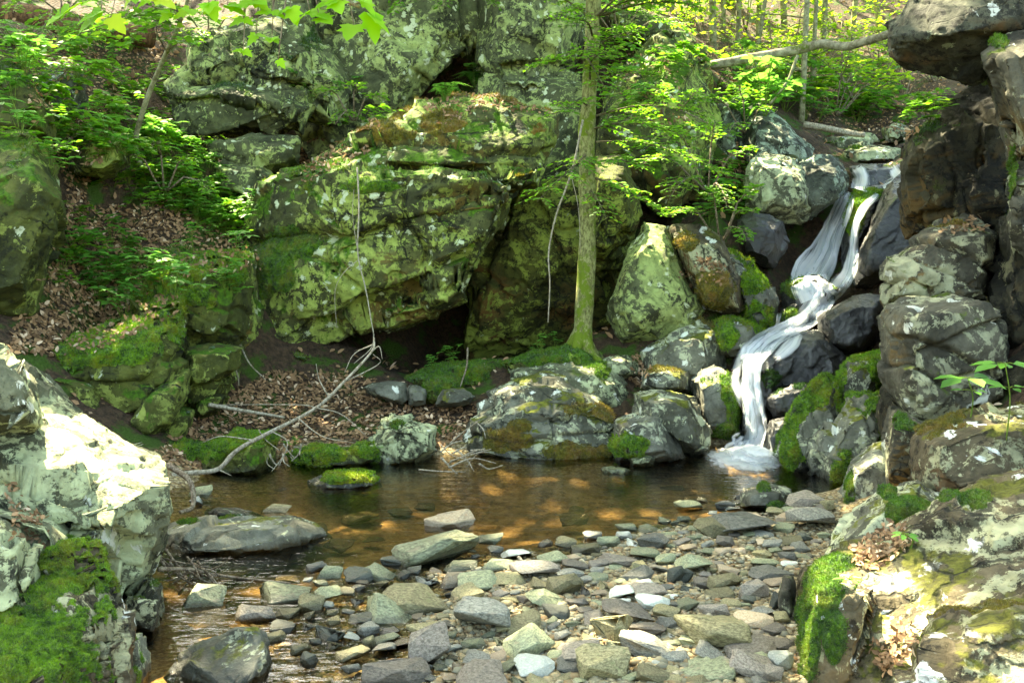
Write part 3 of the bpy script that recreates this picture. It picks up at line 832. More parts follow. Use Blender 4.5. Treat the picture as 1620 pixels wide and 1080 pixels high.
R('boulder', 'pale lichened boulder leaning right of the tree trunk', 'cliff_back', .018, [
    piece([(1022, 352), (1045, 360), (1070, 400), (1112, 500), (1100, 520), (1045, 548), (985, 545), (955, 500), (962, 470), (990, 400)], 9.4, .5, .25,
          f=[(1030, 380, -.25), (1000, 430, -.35), (970, 490, -.25), (1065, 440, -.35), (1090, 500, -.25), (1010, 505, -.45)])],
    rnd=1, fa=.07, fsz=.4, na=.025, moss=.12, mmat='moss_rust', fuzz=.5)
# upper right bank beside the fall
R('slab', 'smooth grey-green slab sloping down above the round rocks at the cascade', 'slab', .02, [
    piece([(1180, 175), (1205, 165), (1240, 190), (1292, 238), (1285, 262), (1180, 262), (1172, 215)], 12.0, .5, .9),
    piece([(1100, 190), (1180, 130), (1185, 270), (1130, 300), (1100, 260)], 12.3, .5, .5)],
    rnd=4, fa=.04, fsz=.5, na=.02, cat='rock slab', fine=.004)
R('boulder', 'round pale splotched boulder on the left lip of the waterfall', 'pale', .015, [
    piece([(1176, 262), (1195, 244), (1230, 240), (1262, 255), (1290, 290), (1285, 330), (1262, 352), (1200, 345), (1176, 320)], 11.0, .45, .3)],
    rnd=5, fa=.05, fsz=.35, na=.025)
R('boulder', 'grey rounded boulder overhanging the dark gap beside the upper fall', 'slab', .015, [
    piece([(1255, 262), (1290, 243), (1325, 255), (1344, 280), (1336, 305), (1300, 330), (1282, 350), (1260, 330)], 11.2, .45, .3)],
    rnd=5, fa=.05, fsz=.35, na=.02)
R('boulder', 'shiny dark rock wedged below the round pale boulder', 'wet', .015, [
    piece([(1168, 345), (1205, 338), (1238, 350), (1245, 400), (1220, 430), (1180, 410), (1165, 370)], 10.5, .4, .2)],
    rnd=1, fa=.06, fsz=.3, na=.02)
R('rock_wall', 'black wet rock wall behind the upper fall', 'wet', .025, [
    piece([(1190, 300), (1345, 270), (1420, 262), (1440, 330), (1430, 430), (1290, 450), (1200, 460), (1180, 380)], 12.1, .5, .15)],
    rnd=1, fa=.08, fsz=.4, na=.04, cat='rock wall', moss=.15, mmat='moss_dark', fuzz=.3)
R('boulder', 'low pale rocks at the very head of the cascade', 'pale', .018, [
    piece([(1335, 240), (1380, 228), (1425, 236), (1428, 258), (1345, 262)], 12.6, .35, .6),
    piece([(1300, 225), (1350, 212), (1385, 222), (1375, 240), (1310, 245)], 13.4, .35, .6),
    piece([(1395, 205), (1420, 196), (1440, 205), (1436, 222), (1400, 222)], 13.5, .3, .4)],
    rnd=1, fa=.05, fsz=.3, na=.02, moss=.2, fuzz=.4)
R('boulder', 'shelf of wet stone under the topmost pool of the cascade', 'wet', .018, [
    piece([(1342, 262), (1430, 258), (1432, 300), (1400, 310), (1350, 300)], 11.9, .35, .5)], rnd=1, fa=.04, fsz=.3, na=.02)
R('boulder', 'bright mossy rock splitting the upper fall in two', 'wet', .014, [
    piece([(1345, 308), (1375, 293), (1405, 296), (1400, 320), (1375, 345), (1362, 380), (1352, 420), (1335, 430), (1330, 380), (1338, 340)], 11.0, .35, .5)],
    rnd=1, fa=.05, fsz=.3, na=.02, moss=.1, mmat='moss_bright', mat_at=[(1375, 305, 34, 12), (1352, 345, 14, 30)], fuzz=.7)
R('boulder', 'dark mossy flank rock right of the upper fall', 'wet', .018, [
    piece([(1395, 300), (1430, 270), (1470, 300), (1490, 360), (1470, 420), (1400, 450), (1350, 455), (1350, 420), (1372, 350)], 10.4, .6, .4)],
    rnd=1, fa=.08, fsz=.4, na=.03, moss=.38, mmat='moss_dark', fuzz=.5, mup=.1)
R('boulder', 'rounded moss rock under the veil of the left fall', 'wet', .014, [
    piece([(1235, 452), (1262, 430), (1300, 432), (1330, 455), (1320, 480), (1290, 500), (1262, 515), (1240, 500)], 10.0, .4, .4),
    piece([(1232, 490), (1262, 480), (1275, 510), (1255, 525), (1235, 520)], 9.7, .25, .3)],
    rnd=4, fa=.04, fsz=.3, na=.03, moss=.25, mmat='moss', mat_at=[(1260, 455, 30, 22), (1252, 500, 20, 18)], fuzz=.6)
R('boulder', 'glossy purple-grey boulder right of the middle cascade', 'wet', .014, [
    piece([(1290, 500), (1320, 480), (1370, 462), (1400, 470), (1405, 520), (1372, 555), (1335, 568), (1295, 540)], 9.2, .45, .35)],
    rnd=1, fa=.07, fsz=.35, na=.02)
R('boulder', 'broad wet rock apron beneath the middle cascade', 'wet', .014, [
    piece([(1200, 560), (1250, 520), (1300, 520), (1345, 560), (1350, 600), (1290, 630), (1215, 640), (1195, 600)], 9.0, .5, .55,),
    piece([(1165, 570), (1200, 545), (1240, 560), (1215, 640), (1210, 720), (1170, 715)], 8.6, .4, .35)],
    rnd=1, fa=.07, fsz=.35, na=.025, moss=.1, mat_at=[(1222, 600, 20, 22)], mmat='moss_dark', fuzz=.6)
R('boulder', 'round black stone right of the lowest fall', 'wet', .012, [
    piece([(1212, 622), (1245, 608), (1278, 614), (1290, 640), (1272, 662), (1225, 662), (1212, 648)], 8.2, .3, .2)], rnd=4, fa=.04, fsz=.25, na=.02, moss=.2, mmat='moss_dark', fuzz=.5)
R('boulder', 'pointed wet grey rock at the foot of the fall', 'wet', .012, [
    piece([(1210, 700), (1222, 668), (1250, 662), (1262, 690), (1240, 725), (1212, 725)], 7.8, .25, .2)], rnd=1, fa=.04, fsz=.25, na=.015)
# left bank of the fall
R('boulder', 'tall mossy rust coloured rock left of the waterfall', 'mossy', .016, [
    piece([(1058, 362), (1100, 358), (1140, 375), (1158, 410), (1180, 470), (1172, 500), (1120, 490), (1105, 455), (1080, 400)], 9.5, .5, .45)],
    rnd=1, fa=.07, fsz=.35, na=.03, mat_at=[(1125, 460, 32, 34), (1085, 380, 22, 16)], mmat='moss_rust', fuzz=.6, moss=.1)
R('boulder', 'green mossed rock bulging toward the cascade pool', 'grey', .016, [
    piece([(1148, 395), (1175, 410), (1222, 460), (1232, 475), (1226, 520), (1185, 530), (1160, 480)], 9.7, .45, .3),
    piece([(1130, 510), (1170, 500), (1215, 530), (1180, 560), (1135, 565)], 9.2, .4, .3)],
    rnd=1, fa=.06, fsz=.3, na=.03, mat_at=[(1190, 445, 34, 20), (1200, 505, 32, 30), (1150, 530, 22, 28)], mmat='moss_bright', fuzz=.7, moss=.45)
R('boulder', 'ochre mossed boulder behind the grey rocks at pool edge', 'bould', .016, [
    piece([(1010, 560), (1060, 520), (1110, 505), (1135, 520), (1150, 580), (1120, 615), (1050, 612), (1015, 590)], 9.1, .5, .4)],
    rnd=1, fa=.07, fsz=.4, na=.025, moss=.22, mmat='moss_rust', fuzz=.6)
R('boulder', 'mossy stepped rock touching the lowest fall', 'grey', .014, [
    piece([(1090, 600), (1130, 570), (1165, 600), (1178, 650), (1172, 700), (1120, 700), (1100, 650)], 8.5, .4, .3)],
    rnd=1, fa=.07, fsz=.3, na=.03, moss=.2, mmat='moss', mat_at=[(1160, 625, 24, 50), (1145, 685, 26, 18)], fuzz=.7)
R('boulder', 'flat topped olive rock behind the grey pool boulders', 'bould', .014, [
    piece([(1018, 590), (1040, 580), (1085, 584), (1100, 605), (1090, 622), (1030, 625), (1012, 612)], 8.6, .35, .4)],
    rnd=1, fa=.05, fsz=.3, na=.02, moss=.2, mmat='moss_rust', fuzz=.5)
R('boulder', 'smooth grey boulder with dark lichen right of the big pool boulder', 'bould', .014, [
    piece([(1000, 618), (1045, 612), (1095, 622), (1125, 680), (1122, 718), (1085, 725), (1040, 690), (1000, 655)], 8.0, .42, .3)],
    rnd=1, fa=.05, fsz=.35, na=.02, moss=.1)
R('boulder', 'bare grey boulder with a green moss apron at the waterline', 'grey', .012, [
    piece([(975, 665), (1000, 650), (1045, 655), (1072, 690), (1080, 728), (1030, 738), (975, 735), (965, 700)], 7.7, .4, .35)],
    rnd=1, fa=.04, fsz=.35, na=.02, mat_at=[(1000, 705, 38, 22)], mmat='moss_bright', mth=.05, fuzz=.8)
R('boulder', 'small white stone with moss touching the far pool edge', 'pale', .01, [
    piece([(990, 725), (1020, 714), (1040, 722), (1036, 738), (1000, 740)], 7.45, .15, .2)], rnd=1, fa=.02, fsz=.2, na=.01)
R('boulder', 'flat pale stone lying in the far pool', 'pale', .01, [
    piece([(948, 742), (975, 734), (1002, 742), (1000, 752), (955, 752)], 7.25, .15, .3)], rnd=1, fa=.02, fsz=.2, na=.01, cat='stone')
R('boulder', 'lichen speckled rock below the tree roots', 'pale', .014, [
    piece([(800, 585), (830, 570), (900, 572), (960, 578), (995, 610), (1000, 650), (960, 680), (880, 640), (815, 620)], 8.7, .4, .5)],
    rnd=1, fa=.06, fsz=.35, na=.025, moss=.1)
R('boulder', 'oval pale stone right of the tree base', 'pale', .012, [
    piece([(955, 572), (975, 563), (1008, 574), (1010, 590), (985, 600), (960, 592)], 8.9, .2, .3)], rnd=4, fa=.03, fsz=.25, na=.015)
R('boulder', 'big grey boulder draped in moss in the centre of the far pool edge', 'bould', .013, [
    piece([(722, 700), (745, 660), (790, 632), (870, 640), (935, 640), (972, 665), (976, 712), (972, 745), (860, 742), (760, 732), (728, 722)], 8.0, .5, .25,
          f=[(755, 672, -.25), (872, 655, -.35), (876, 732, -.35), (760, 716, -.25), (965, 680, -.2), (965, 735, -.2)]),
    piece([(745, 665), (770, 625), (810, 600), (870, 592), (935, 615), (972, 665), (880, 690)], 8.3, .5, .6)],
    rnd=1, fa=.07, fsz=.5, na=.025, st=((.1, .3, 1), .28, .03), moss=.12, mmat='moss_rust', mat_at=[(790, 695, 48, 24), (930, 655, 60, 18), (820, 672, 22, 16), (915, 715, 50, 20)], fuzz=.7, cut=[([(873, 640), (877, 740)], 3, .05, 0), ([(740, 690), (872, 700)], 3, .04, .03), ([(877, 690), (972, 680)], 3, .03, .03)])
# small rocks on the leaf bank
for lab, o, d in [('pale stone half buried in brown leaves left of the moss pads', [(575, 612), (600, 604), (640, 606), (646, 632), (630, 642), (595, 628)], 8.75),
                  ('small square pale stone beside the green moss pads', [(645, 616), (662, 612), (675, 620), (672, 640), (650, 640)], 8.7),
                  ('split pale stone in front of the moss pads', [(685, 640), (700, 614), (735, 612), (756, 628), (745, 640), (700, 648)], 8.5)]:
    R('stone', lab, 'grey', .01, [piece(o, d, .2, .4)], rnd=1, fa=.04, fsz=.2, na=.015, cat='stone')
for lab, o, d in [('round dark green moss cushion at the leaf bank', [(672, 640), (676, 606), (700, 592), (728, 602), (730, 628), (700, 642)], 8.95),
                  ('low moss mound under the leafy seedlings', [(640, 608), (665, 590), (720, 575), (800, 575), (810, 605), (740, 625), (660, 622)], 9.3),
                  ('mossy mound at the foot of the tree', [(790, 575), (840, 556), (900, 552), (945, 565), (940, 590), (850, 585), (800, 592)], 9.0),
                  ('moss cushion mound against the recess wall', [(300, 640), (320, 615), (360, 600), (380, 625), (350, 650), (310, 655)], 8.9)]:
    R('mossy_mound', lab, 'olive', .014, [piece(o, d, .35, .5)], rnd=5, fa=.03, fsz=.3, na=.03, moss=.95, mmat='moss', fuzz=.6, mup=.6, cat='mossy mound')
R('boulder', 'pointed pale boulder by the tangle of twigs', 'pale', .011, [
    piece([(575, 705), (600, 665), (635, 652), (650, 670), (640, 735), (600, 748), (578, 735)], 7.6, .3, .3, f=[(640, 668, -.15), (618, 700, -.2), (625, 735, -.15)]),
    piece([(635, 660), (670, 665), (695, 672), (697, 712), (655, 748), (625, 745)], 7.7, .3, .2)],
    rnd=1, fa=.06, fsz=.3, na=.02, mat_at=[(628, 672, 18, 10), (585, 722, 18, 16)], mmat='moss', st=((1, .2, .3), .15, .02))
R('boulder', 'flat stone carrying a bright green moss cap in the pool', 'grey', .01, [
    piece([(484, 768), (510, 752), (560, 748), (600, 756), (606, 770), (560, 780), (495, 780)], 6.9, .28, .5)],
    rnd=1, fa=.03, fsz=.25, na=.015, mat_at=[(553, 755, 46, 11)], mmat='moss_bright', mth=.04, cat='stone', fuzz=1)
R('boulder', 'moss topped dark boulder at left pool edge beside the fallen branch', 'olive', .012, [
    piece([(300, 750), (330, 710), (380, 690), (435, 690), (442, 735), (420, 758), (340, 762)], 7.4, .35, .4),
    piece([(232, 712), (270, 700), (330, 702), (340, 740), (260, 748)], 7.7, .4, .4)],
    rnd=1, fa=.05, fsz=.3, na=.02, mat_at=[(290, 716, 75, 20), (350, 705, 50, 18), (400, 692, 50, 12)], mmat='moss_bright', mth=.05, fuzz=.9)
R('boulder', 'low mossy bank stone between the two branches', 'olive', .012, [
    piece([(452, 728), (470, 712), (530, 706), (600, 708), (612, 730), (560, 742), (470, 745)], 7.6, .3, .5)],
    rnd=1, fa=.03, fsz=.3, na=.02, moss=.2, mat_at=[(500, 720, 60, 16), (580, 712, 34, 14)], mmat='moss_bright', mth=.05, fuzz=.9)
# left bank ledge
R('ledge', 'moss rimmed ledge overhanging the left bank', 'olive', .018, [
    piece([(30, 560), (120, 545), (270, 545), (300, 500), (296, 560), (262, 610), (150, 625), (60, 600)], 8.0, .6, .5),
    piece([(200, 470), (290, 460), (302, 490), (292, 560), (230, 570)], 8.3, .5, .5),
    piece([(235, 425), (270, 405), (350, 415), (392, 410), (398, 445), (392, 540), (340, 575), (290, 560), (280, 470)], 8.7, .5, .3)],
    rnd=1, fa=.10, fsz=.35, na=.03, st=((.5, .1, 1), .18, .04), moss=.46, mmat='moss_bright', mup=.8, cat='rock ledge', fuzz=.7,
    mat_at=[(150, 560, 130, 26), (310, 470, 40, 16), (300, 430, 60, 20), (375, 435, 18, 28)], mth=.05)
for lab, o, d in [('olive block under the mossy ledge nearest the pale front boulder', [(90, 590), (200, 580), (270, 600), (255, 650), (200, 680), (150, 660)], 7.8),
                  ('broad olive slab low under the left end of the moss rim', [(20, 590), (80, 580), (160, 610), (190, 670), (160, 690), (60, 650)], 7.6),
                  ('slanting olive slab under the left ledge', [(180, 690), (215, 640), (262, 595), (305, 585), (300, 620), (268, 680), (215, 712)], 7.7),
                  ('olive face block at the right foot of the left ledge', [(275, 590), (290, 545), (350, 540), (392, 545), (385, 590), (330, 625), (290, 630)], 8.2),
                  ('cracked olive block below the moss rim of the left ledge', [(140, 575), (270, 560), (300, 575), (290, 610), (200, 625), (150, 610)], 7.85),
                  ('dark rounded block tucked beneath the left ledge', [(255, 620), (280, 590), (345, 575), (378, 600), (356, 650), (290, 665)], 8.3),
                  ('low dark rock at the bottom of the left bank', [(225, 706), (240, 660), (290, 635), (312, 650), (300, 690), (260, 712)], 7.9),
                  ('deep green rock in the shadow left of the leaf bank', [(290, 655), (305, 625), (345, 605), (372, 625), (352, 660), (310, 675)], 8.2)]:
    R('boulder', lab, 'olive', .016, [piece(o, d, .4, .1)], rnd=1, fa=.08, fsz=.3, na=.03, moss=.25, mmat='moss_dark', fuzz=.4, mup=.2)
R('boulder', 'large mossy boulder at the far left edge with pale crust', 'olive', .018, [
    piece([(-60, 240), (0, 205), (55, 215), (92, 270), (104, 360), (80, 420), (50, 500), (0, 530), (-60, 520)], 8.0, .7, .2),
    piece([(40, 370), (90, 350), (108, 400), (70, 440)], 8.3, .3, .2)],
    rnd=1, fa=.10, fsz=.5, na=.04, moss=.35, mmat='moss', mup=.2, mth=.03, fuzz=.4)
R('boulder', 'grey green rock half hidden by seedlings at upper left', 'slab', .018, [
    piece([(62, 120), (90, 92), (130, 100), (140, 150), (128, 185), (80, 190), (55, 160)], 9.9, .4, .3)], rnd=1, fa=.07, fsz=.35, na=.03, moss=.3, mmat='moss_dark', fuzz=.4)
R('boulder', 'shadowed mossy rock beneath the seedlings at upper left', 'olive', .02, [
    piece([(-40, 110), (20, 90), (60, 130), (95, 180), (90, 230), (20, 210), (-40, 210)], 8.9, .5, .3),
    piece([(100, 240), (140, 200), (200, 220), (210, 260), (170, 290), (110, 280)], 9.4, .4, .3)], rnd=1, fa=.08, fsz=.35, na=.03, moss=.4, mmat='moss_dark', fuzz=.3)
for k, (lab, x, y, rx, ry, d) in enumerate([('small moss cushion on the slope below the sapling', 211, 350, 22, 15, 9.9), ('dark moss cushion on the slope above the ledge', 95, 500, 40, 24, 8.4),
                                    ('moss cushion at the top corner of the ledge', 330, 470, 36, 22, 8.7), ('moss cushion in the leaves above the ledge', 290, 415, 48, 18, 9.0)]):
    o = [(x + rx * math.cos(a), y + ry * math.sin(a)) for a in np.linspace(0, 6.28, 8)[:-1]]
    R('mossy_mound', lab, 'olive', .014, [piece(o, d, .25, .5)], rnd=5, fa=.03, fsz=.3, na=.03, moss=.95, mmat='moss' if k else 'moss_dark', fuzz=.5, mup=.6, cat='mossy mound')
# right bank
R('overhang', 'dark layered slab jutting in from the top right corner', 'slab_dark', .016, [
    piece([(1402, 55), (1412, 38), (1445, -20), (1500, -120), (1700, -160), (1720, 20), (1625, 62), (1500, 70), (1420, 75)], 7.2, .7, .3,
          f=[(1408, 52, -.3), (1440, 0, -.3), (1560, 10, -.75), (1625, 40, -.75), (1500, 60, -.65), (1700, 0, -.9), (1640, -60, -.8)]),
    piece([(1406, 70), (1500, 50), (1640, 20), (1700, 30), (1690, 70), (1590, 108), (1540, 138), (1470, 126), (1418, 100)], 7.1, .6, .0,
          f=[(1412, 72, -.25), (1500, 66, -.45), (1620, 48, -.55), (1600, 90, -.4), (1530, 128, -.2), (1440, 108, -.2)])],
    rnd=1, fa=.06, fsz=.4, na=.02, st=((.35, .1, 1), .13, .07), cat='rock outcrop')
R('rock_wall', 'dark shadowed rock wall under the top right slab', 'dark', .02, [
    piece([(1430, 220), (1470, 200), (1530, 150), (1560, 140), (1580, 330), (1560, 400), (1500, 360), (1440, 345), (1415, 290)], 8.2, .6, .15),
    piece([(1520, 150), (1600, 100), (1700, 80), (1700, 480), (1600, 470), (1560, 380), (1540, 300)], 8.0, .6, .1),
    piece([(1420, 290), (1480, 330), (1530, 350), (1480, 400), (1430, 380)], 8.6, .5, .2),
    piece([(1580, 340), (1700, 300), (1700, 620), (1590, 600), (1575, 480)], 6.9, .6, .1)],
    rnd=1, fa=.13, fsz=.45, na=.04, cat='rock wall', st=((1, 0, .35), .3, .06), moss=.22, mmat='moss_dark', fuzz=.4)
R('boulder', 'upright leaning slab with moss cap at the right edge', 'brown', .014, [
    piece([(1556, 110), (1580, 100), (1600, 150), (1632, 240), (1640, 290), (1604, 280), (1570, 180)], 6.9, .3, .0),
    piece([(1563, 70), (1590, 55), (1680, 40), (1690, 230), (1620, 250), (1590, 150)], 6.4, .4, .0),
    piece([(1590, 290), (1630, 250), (1700, 230), (1700, 480), (1640, 470), (1600, 400)], 6.6, .4, .0)],
    rnd=1, fa=.07, fsz=.35, na=.025, cat='rock slab', mat_at=[(1578, 66, 26, 16), (1610, 280, 16, 60)], mmat='moss', moss=.12, st=((1, 0, .2), .25, .03))
R('boulder', 'brown blocky boulder stacked on top of the square one at right', 'brown', .014, [
    piece([(1392, 420), (1402, 400), (1460, 362), (1500, 340), (1545, 334), (1582, 370), (1575, 430), (1560, 474), (1480, 482), (1420, 488), (1398, 480)], 7.0, .6, .3,
          f=[(1408, 410, -.2), (1470, 376, -.3), (1560, 370, -.3), (1560, 465, -.3), (1410, 470, -.25), (1450, 440, -.4)])],
    rnd=1, fa=.12, fsz=.42, na=.035, st=((.5, .1, 1), .2, .06), moss=.1, mmat='moss_rust')
R('boulder', 'large square brown boulder with cracked face at right', 'brown', .013, [
    piece([(1400, 505), (1412, 484), (1455, 474), (1540, 470), (1588, 486), (1595, 560), (1590, 640), (1540, 672), (1470, 692), (1420, 640), (1396, 590)], 6.3, .6, .05,
          f=[(1412, 492, -.1), (1450, 502, -.45), (1580, 498, -.35), (1590, 620, -.35), (1480, 670, -.4), (1446, 620, -.45), (1405, 590, -.2)])],
    rnd=1, fa=.10, fsz=.42, na=.035, st=((.45, -.2, 1), .24, .05), fine=.004, cut=[([(1450, 556), (1500, 540), (1535, 518), (1600, 505)], 3, .05, .03), ([(1448, 505), (1452, 560), (1446, 640)], 3, .03, 0), ([(1500, 600), (1590, 580)], 3, .03, .03)])
R('boulder', 'dark wedge rock filling the gap below the square boulder', 'dark', .014, [
    piece([(1380, 650), (1410, 600), (1470, 660), (1470, 700), (1430, 760), (1400, 720)], 6.6, .4, .1),
    piece([(1560, 600), (1640, 520), (1700, 540), (1700, 700), (1600, 680)], 6.2, .4, .1)], rnd=1, fa=.07, fsz=.3, na=.03, moss=.15, mmat='moss_dark')
R('boulder', 'grey slanting slab edged with moss beneath the glossy boulder', 'grey', .013, [
    piece([(1325, 600), (1345, 568), (1400, 552), (1402, 600), (1380, 640), (1335, 650), (1322, 630)], 7.9, .4, .3)],
    rnd=1, fa=.05, fsz=.35, na=.02, mat_at=[(1390, 580, 18, 34), (1333, 600, 8, 40)], mmat='moss_bright', moss=.35, fuzz=.8, mth=.025)
R('boulder', 'long slanting mossy slab right of the pool', 'bould', .013, [
    piece([(1222, 742), (1238, 690), (1275, 625), (1310, 600), (1330, 630), (1318, 700), (1290, 770), (1250, 768)], 7.5, .35, .3),
    piece([(1290, 770), (1300, 700), (1345, 640), (1400, 610), (1425, 650), (1390, 710), (1345, 780), (1310, 800)], 7.2, .4, .35)],
    rnd=1, fa=.06, fsz=.3, na=.025, st=((1, 0, .8), .22, .04), moss=.66, mmat='moss_bright', mup=.1,
    mat_at=[(1250, 715, 16, 40), (1335, 745, 20, 50), (1385, 640, 20, 14)], mth=.03, fuzz=1)
R('boulder', 'bare pinkish grey rock below the slanting mossy slabs', 'grey', .012, [
    piece([(1320, 800), (1338, 730), (1385, 690), (1425, 700), (1440, 750), (1420, 810), (1360, 845), (1312, 840)], 6.2, .4, .3)],
    rnd=4, fa=.04, fsz=.3, na=.02, mat_at=[(1345, 790, 10, 40)], fuzz=1)
R('boulder', 'lichen mottled rock at right edge holding the leafy seedlings', 'mossy', .011, [
    piece([(1440, 740), (1448, 695), (1500, 660), (1570, 640), (1700, 640), (1700, 780), (1560, 800), (1500, 806), (1455, 775)], 4.9, .5, .4)],
    rnd=1, fa=.06, fsz=.3, na=.03, moss=.15, mmat='moss_rust', fuzz=1)
R('boulder', 'moss pocket rock above the sunlit front boulder', 'bould', .010, [
    piece([(1300, 860), (1345, 815), (1390, 780), (1445, 762), (1500, 800), (1560, 830), (1480, 880), (1380, 900), (1310, 900)], 4.5, .5, .5)],
    rnd=1, fa=.05, fsz=.25, na=.025, moss=.1, mmat='moss', mat_at=[(1440, 812, 46, 26), (1405, 780, 20, 14)], mth=.03, fuzz=1)
R('boulder', 'huge mossy front right boulder with a sunlit face', 'mossy', .009, [
    piece([(1258, 925), (1275, 880), (1320, 852), (1380, 862), (1420, 900), (1390, 1000), (1360, 1120), (1300, 1250), (1235, 1200), (1246, 1040)], 3.8, .5, .35),
    piece([(1300, 1000), (1345, 905), (1400, 868), (1470, 820), (1525, 778), (1600, 748), (1800, 690), (1800, 1250), (1300, 1300), (1275, 1120)], 3.75, .6, .55,
          f=[(1330, 990, -.15), (1390, 900, -.05), (1320, 1100, -.25), (1440, 1060, -.35), (1480, 960, -.25), (1560, 860, -.2), (1640, 900, -.35), (1700, 800, -.3), (1600, 1080, -.5), (1750, 1000, -.6)])],
    rnd=3, fa=.05, fsz=.32, na=.04, moss=.12, mmat='moss', mth=.018, fine=.005, mup=.3,
    mat_at=[(1305, 930, 34, 50), (1278, 1020, 30, 90), (1330, 892, 30, 20), (1320, 1010, 26, 60)], fuzz=.8)
R('boulder', 'white splotched rock in the bottom right corner', 'mossy', .009, [
    piece([(1445, 1050), (1478, 990), (1540, 945), (1600, 950), (1800, 930), (1800, 1250), (1500, 1300), (1430, 1150)], 3.05, .4, .5),
    piece([(1395, 1090), (1420, 1062), (1445, 1060), (1470, 1090), (1450, 1140), (1400, 1140)], 2.95, .2, .2)],
    rnd=2, fa=.06, fsz=.25, na=.03, moss=.25, mmat='moss_rust', mth=.02, fuzz=.8)
R('stone', 'upright slab of stone wedged against the front right boulder', 'brown', .008, [
    piece([(1230, 940), (1240, 905), (1256, 905), (1258, 1020), (1240, 1030), (1230, 990)], 4.2, .12, .1)], rnd=1, fa=.02, fsz=.2, na=.01, cat='stone')
# front left
R('boulder', 'huge pale boulder with sunlit top at front left', 'pale', .010, [
    piece([(-120, 540), (0, 538), (30, 570), (60, 592), (120, 640), (200, 690), (262, 738), (272, 800), (240, 860), (160, 850), (0, 860), (-120, 860)], 4.7, .6, .75,
          f=[(20, 590, -.1), (60, 700, -.35), (150, 730, -.3), (250, 745, -.1), (170, 815, -.5), (0, 760, -.6)]),
    piece([(150, 740), (255, 745), (272, 800), (262, 860), (240, 915), (215, 950), (185, 960), (150, 930), (110, 840)], 4.4, .5, .05,
          f=[(170, 810, -.4), (240, 770, -.15), (190, 900, -.35), (140, 850, -.5)]),
    piece([(-100, 560), (0, 545), (70, 620), (60, 680), (-100, 700)], 4.3, .5, .5),
    piece([(-100, 800), (0, 790), (100, 830), (140, 950), (100, 1000), (-100, 1000)], 4.1, .5, .3)],
    rnd=1, fa=.07, fsz=.35, na=.03, moss=.05, mmat='moss', mat_at=[(155, 765, 26, 14)], fuzz=1, fine=.005, st=((.5, .2, 1), .4, .02))
R('boulder', 'cracked grey lichened rock at the lower left edge', 'pale', .010, [
    piece([(-80, 830), (-10, 805), (30, 830), (50, 900), (60, 980), (20, 1010), (-80, 1010)], 3.5, .3, .3),
    piece([(20, 900), (60, 880), (80, 920), (50, 960), (20, 950)], 3.5, .2, .3)], rnd=1, fa=.07, fsz=.2, na=.02, moss=.1, fuzz=.8)
R('boulder', 'moss carpeted rock filling the lower left corner', 'mossy', .008, [
    piece([(60, 880), (90, 845), (135, 850), (150, 900), (120, 940), (70, 930)], 3.75, .25, .6),
    piece([(-60, 960), (30, 930), (100, 905), (160, 910), (192, 965), (195, 1010), (150, 1040), (-60, 1040)], 3.55, .35, .7),
    piece([(130, 1000), (185, 985), (200, 1040), (196, 1100), (205, 1200), (130, 1200)], 3.5, .3, .3),
    piece([(-60, 1010), (30, 985), (90, 995), (125, 1020), (140, 1060), (145, 1200), (-60, 1200)], 3.2, .3, .8),
    piece([(-60, 1060), (20, 1040), (60, 1060), (80, 1200), (-60, 1200)], 3.0, .25, .8)],
    rnd=2, fa=.06, fsz=.16, na=.035, ns=4, moss=.80, mmat='moss_bright', mth=.030, mup=.45, fuzz=1.4)
for lab, o, d in [('dark angular rock at the foot of the pale boulder', [(185, 965), (205, 935), (235, 950), (262, 935), (265, 990), (245, 1025), (200, 1010)], 4.2),
                  ('mossed stone leaning on the foot of the pale boulder', [(190, 965), (238, 905), (262, 920), (264, 985), (235, 990)], 4.3),
                  ('grey broken rock at the waters edge in the lower left', [(170, 1010), (185, 1000), (225, 1005), (235, 1060), (225, 1100), (180, 1100)], 3.7),
                  ]:
    R('stone', lab, 'bould', .008, [piece(o, d, .2, .1)], rnd=1, fa=.04, fsz=.15, na=.015, cat='stone', moss=.2 if 'moss' in lab else 0)

R('boulder', 'dark mossy wedge between the slanting slabs and the square brown boulder', 'brown', .013, [
    piece([(1395, 720), (1410, 640), (1450, 650), (1500, 680), (1490, 740), (1430, 790), (1400, 780)], 6.0, .4, .3)], rnd=1, fa=.06, fsz=.3, na=.02, moss=.25, fuzz=.7)
R('ledge', 'fractured olive wall joining the left ledge to the central overhang', 'cliff', .018, [
    piece([(330, 420), (400, 400), (420, 520), (400, 600), (340, 610), (300, 570)], 9.3, .5, .15),
    piece([(300, 560), (370, 540), (400, 600), (360, 640), (300, 640)], 8.8, .4, .1)], rnd=1, fa=.09, fsz=.35, na=.03, moss=.4, mmat='moss_dark', fuzz=.5, cat='rock wall', st=((.5, .1, 1), .2, .05), mat_at=[(370, 480, 30, 60)])

for lab, x, y, z, r_ in [('brown boulder on the right bank behind the front right rock', 2.75, 3.6, .75, .42), ('low mossy boulder on the right bank beyond the seedlings', 3.1, 4.8, 1.1, .4), ('mossy boulder beside the dark wall on the right bank', 3.9, 5.9, 1.6, .55), ('small brown boulder high on the right bank', 4.6, 4.4, 1.9, .35)]:
    pts = [(x + r_ * math.cos(a) * (1 + .2 * math.sin(3 * a)), y + r_ * math.sin(a) * .8, z + h_) for a in np.linspace(0, 6.28, 9)[:-1] for h_ in (-.15, .12)] + [(x + .1, y, z + r_ * .7), (x - .15, y + .1, z + r_ * .6)]
    R('boulder', lab, 'mossy', .02, [pts], rnd=3, fa=.06, fsz=.3, na=.03, moss=.3, mmat='moss', fuzz=.4)
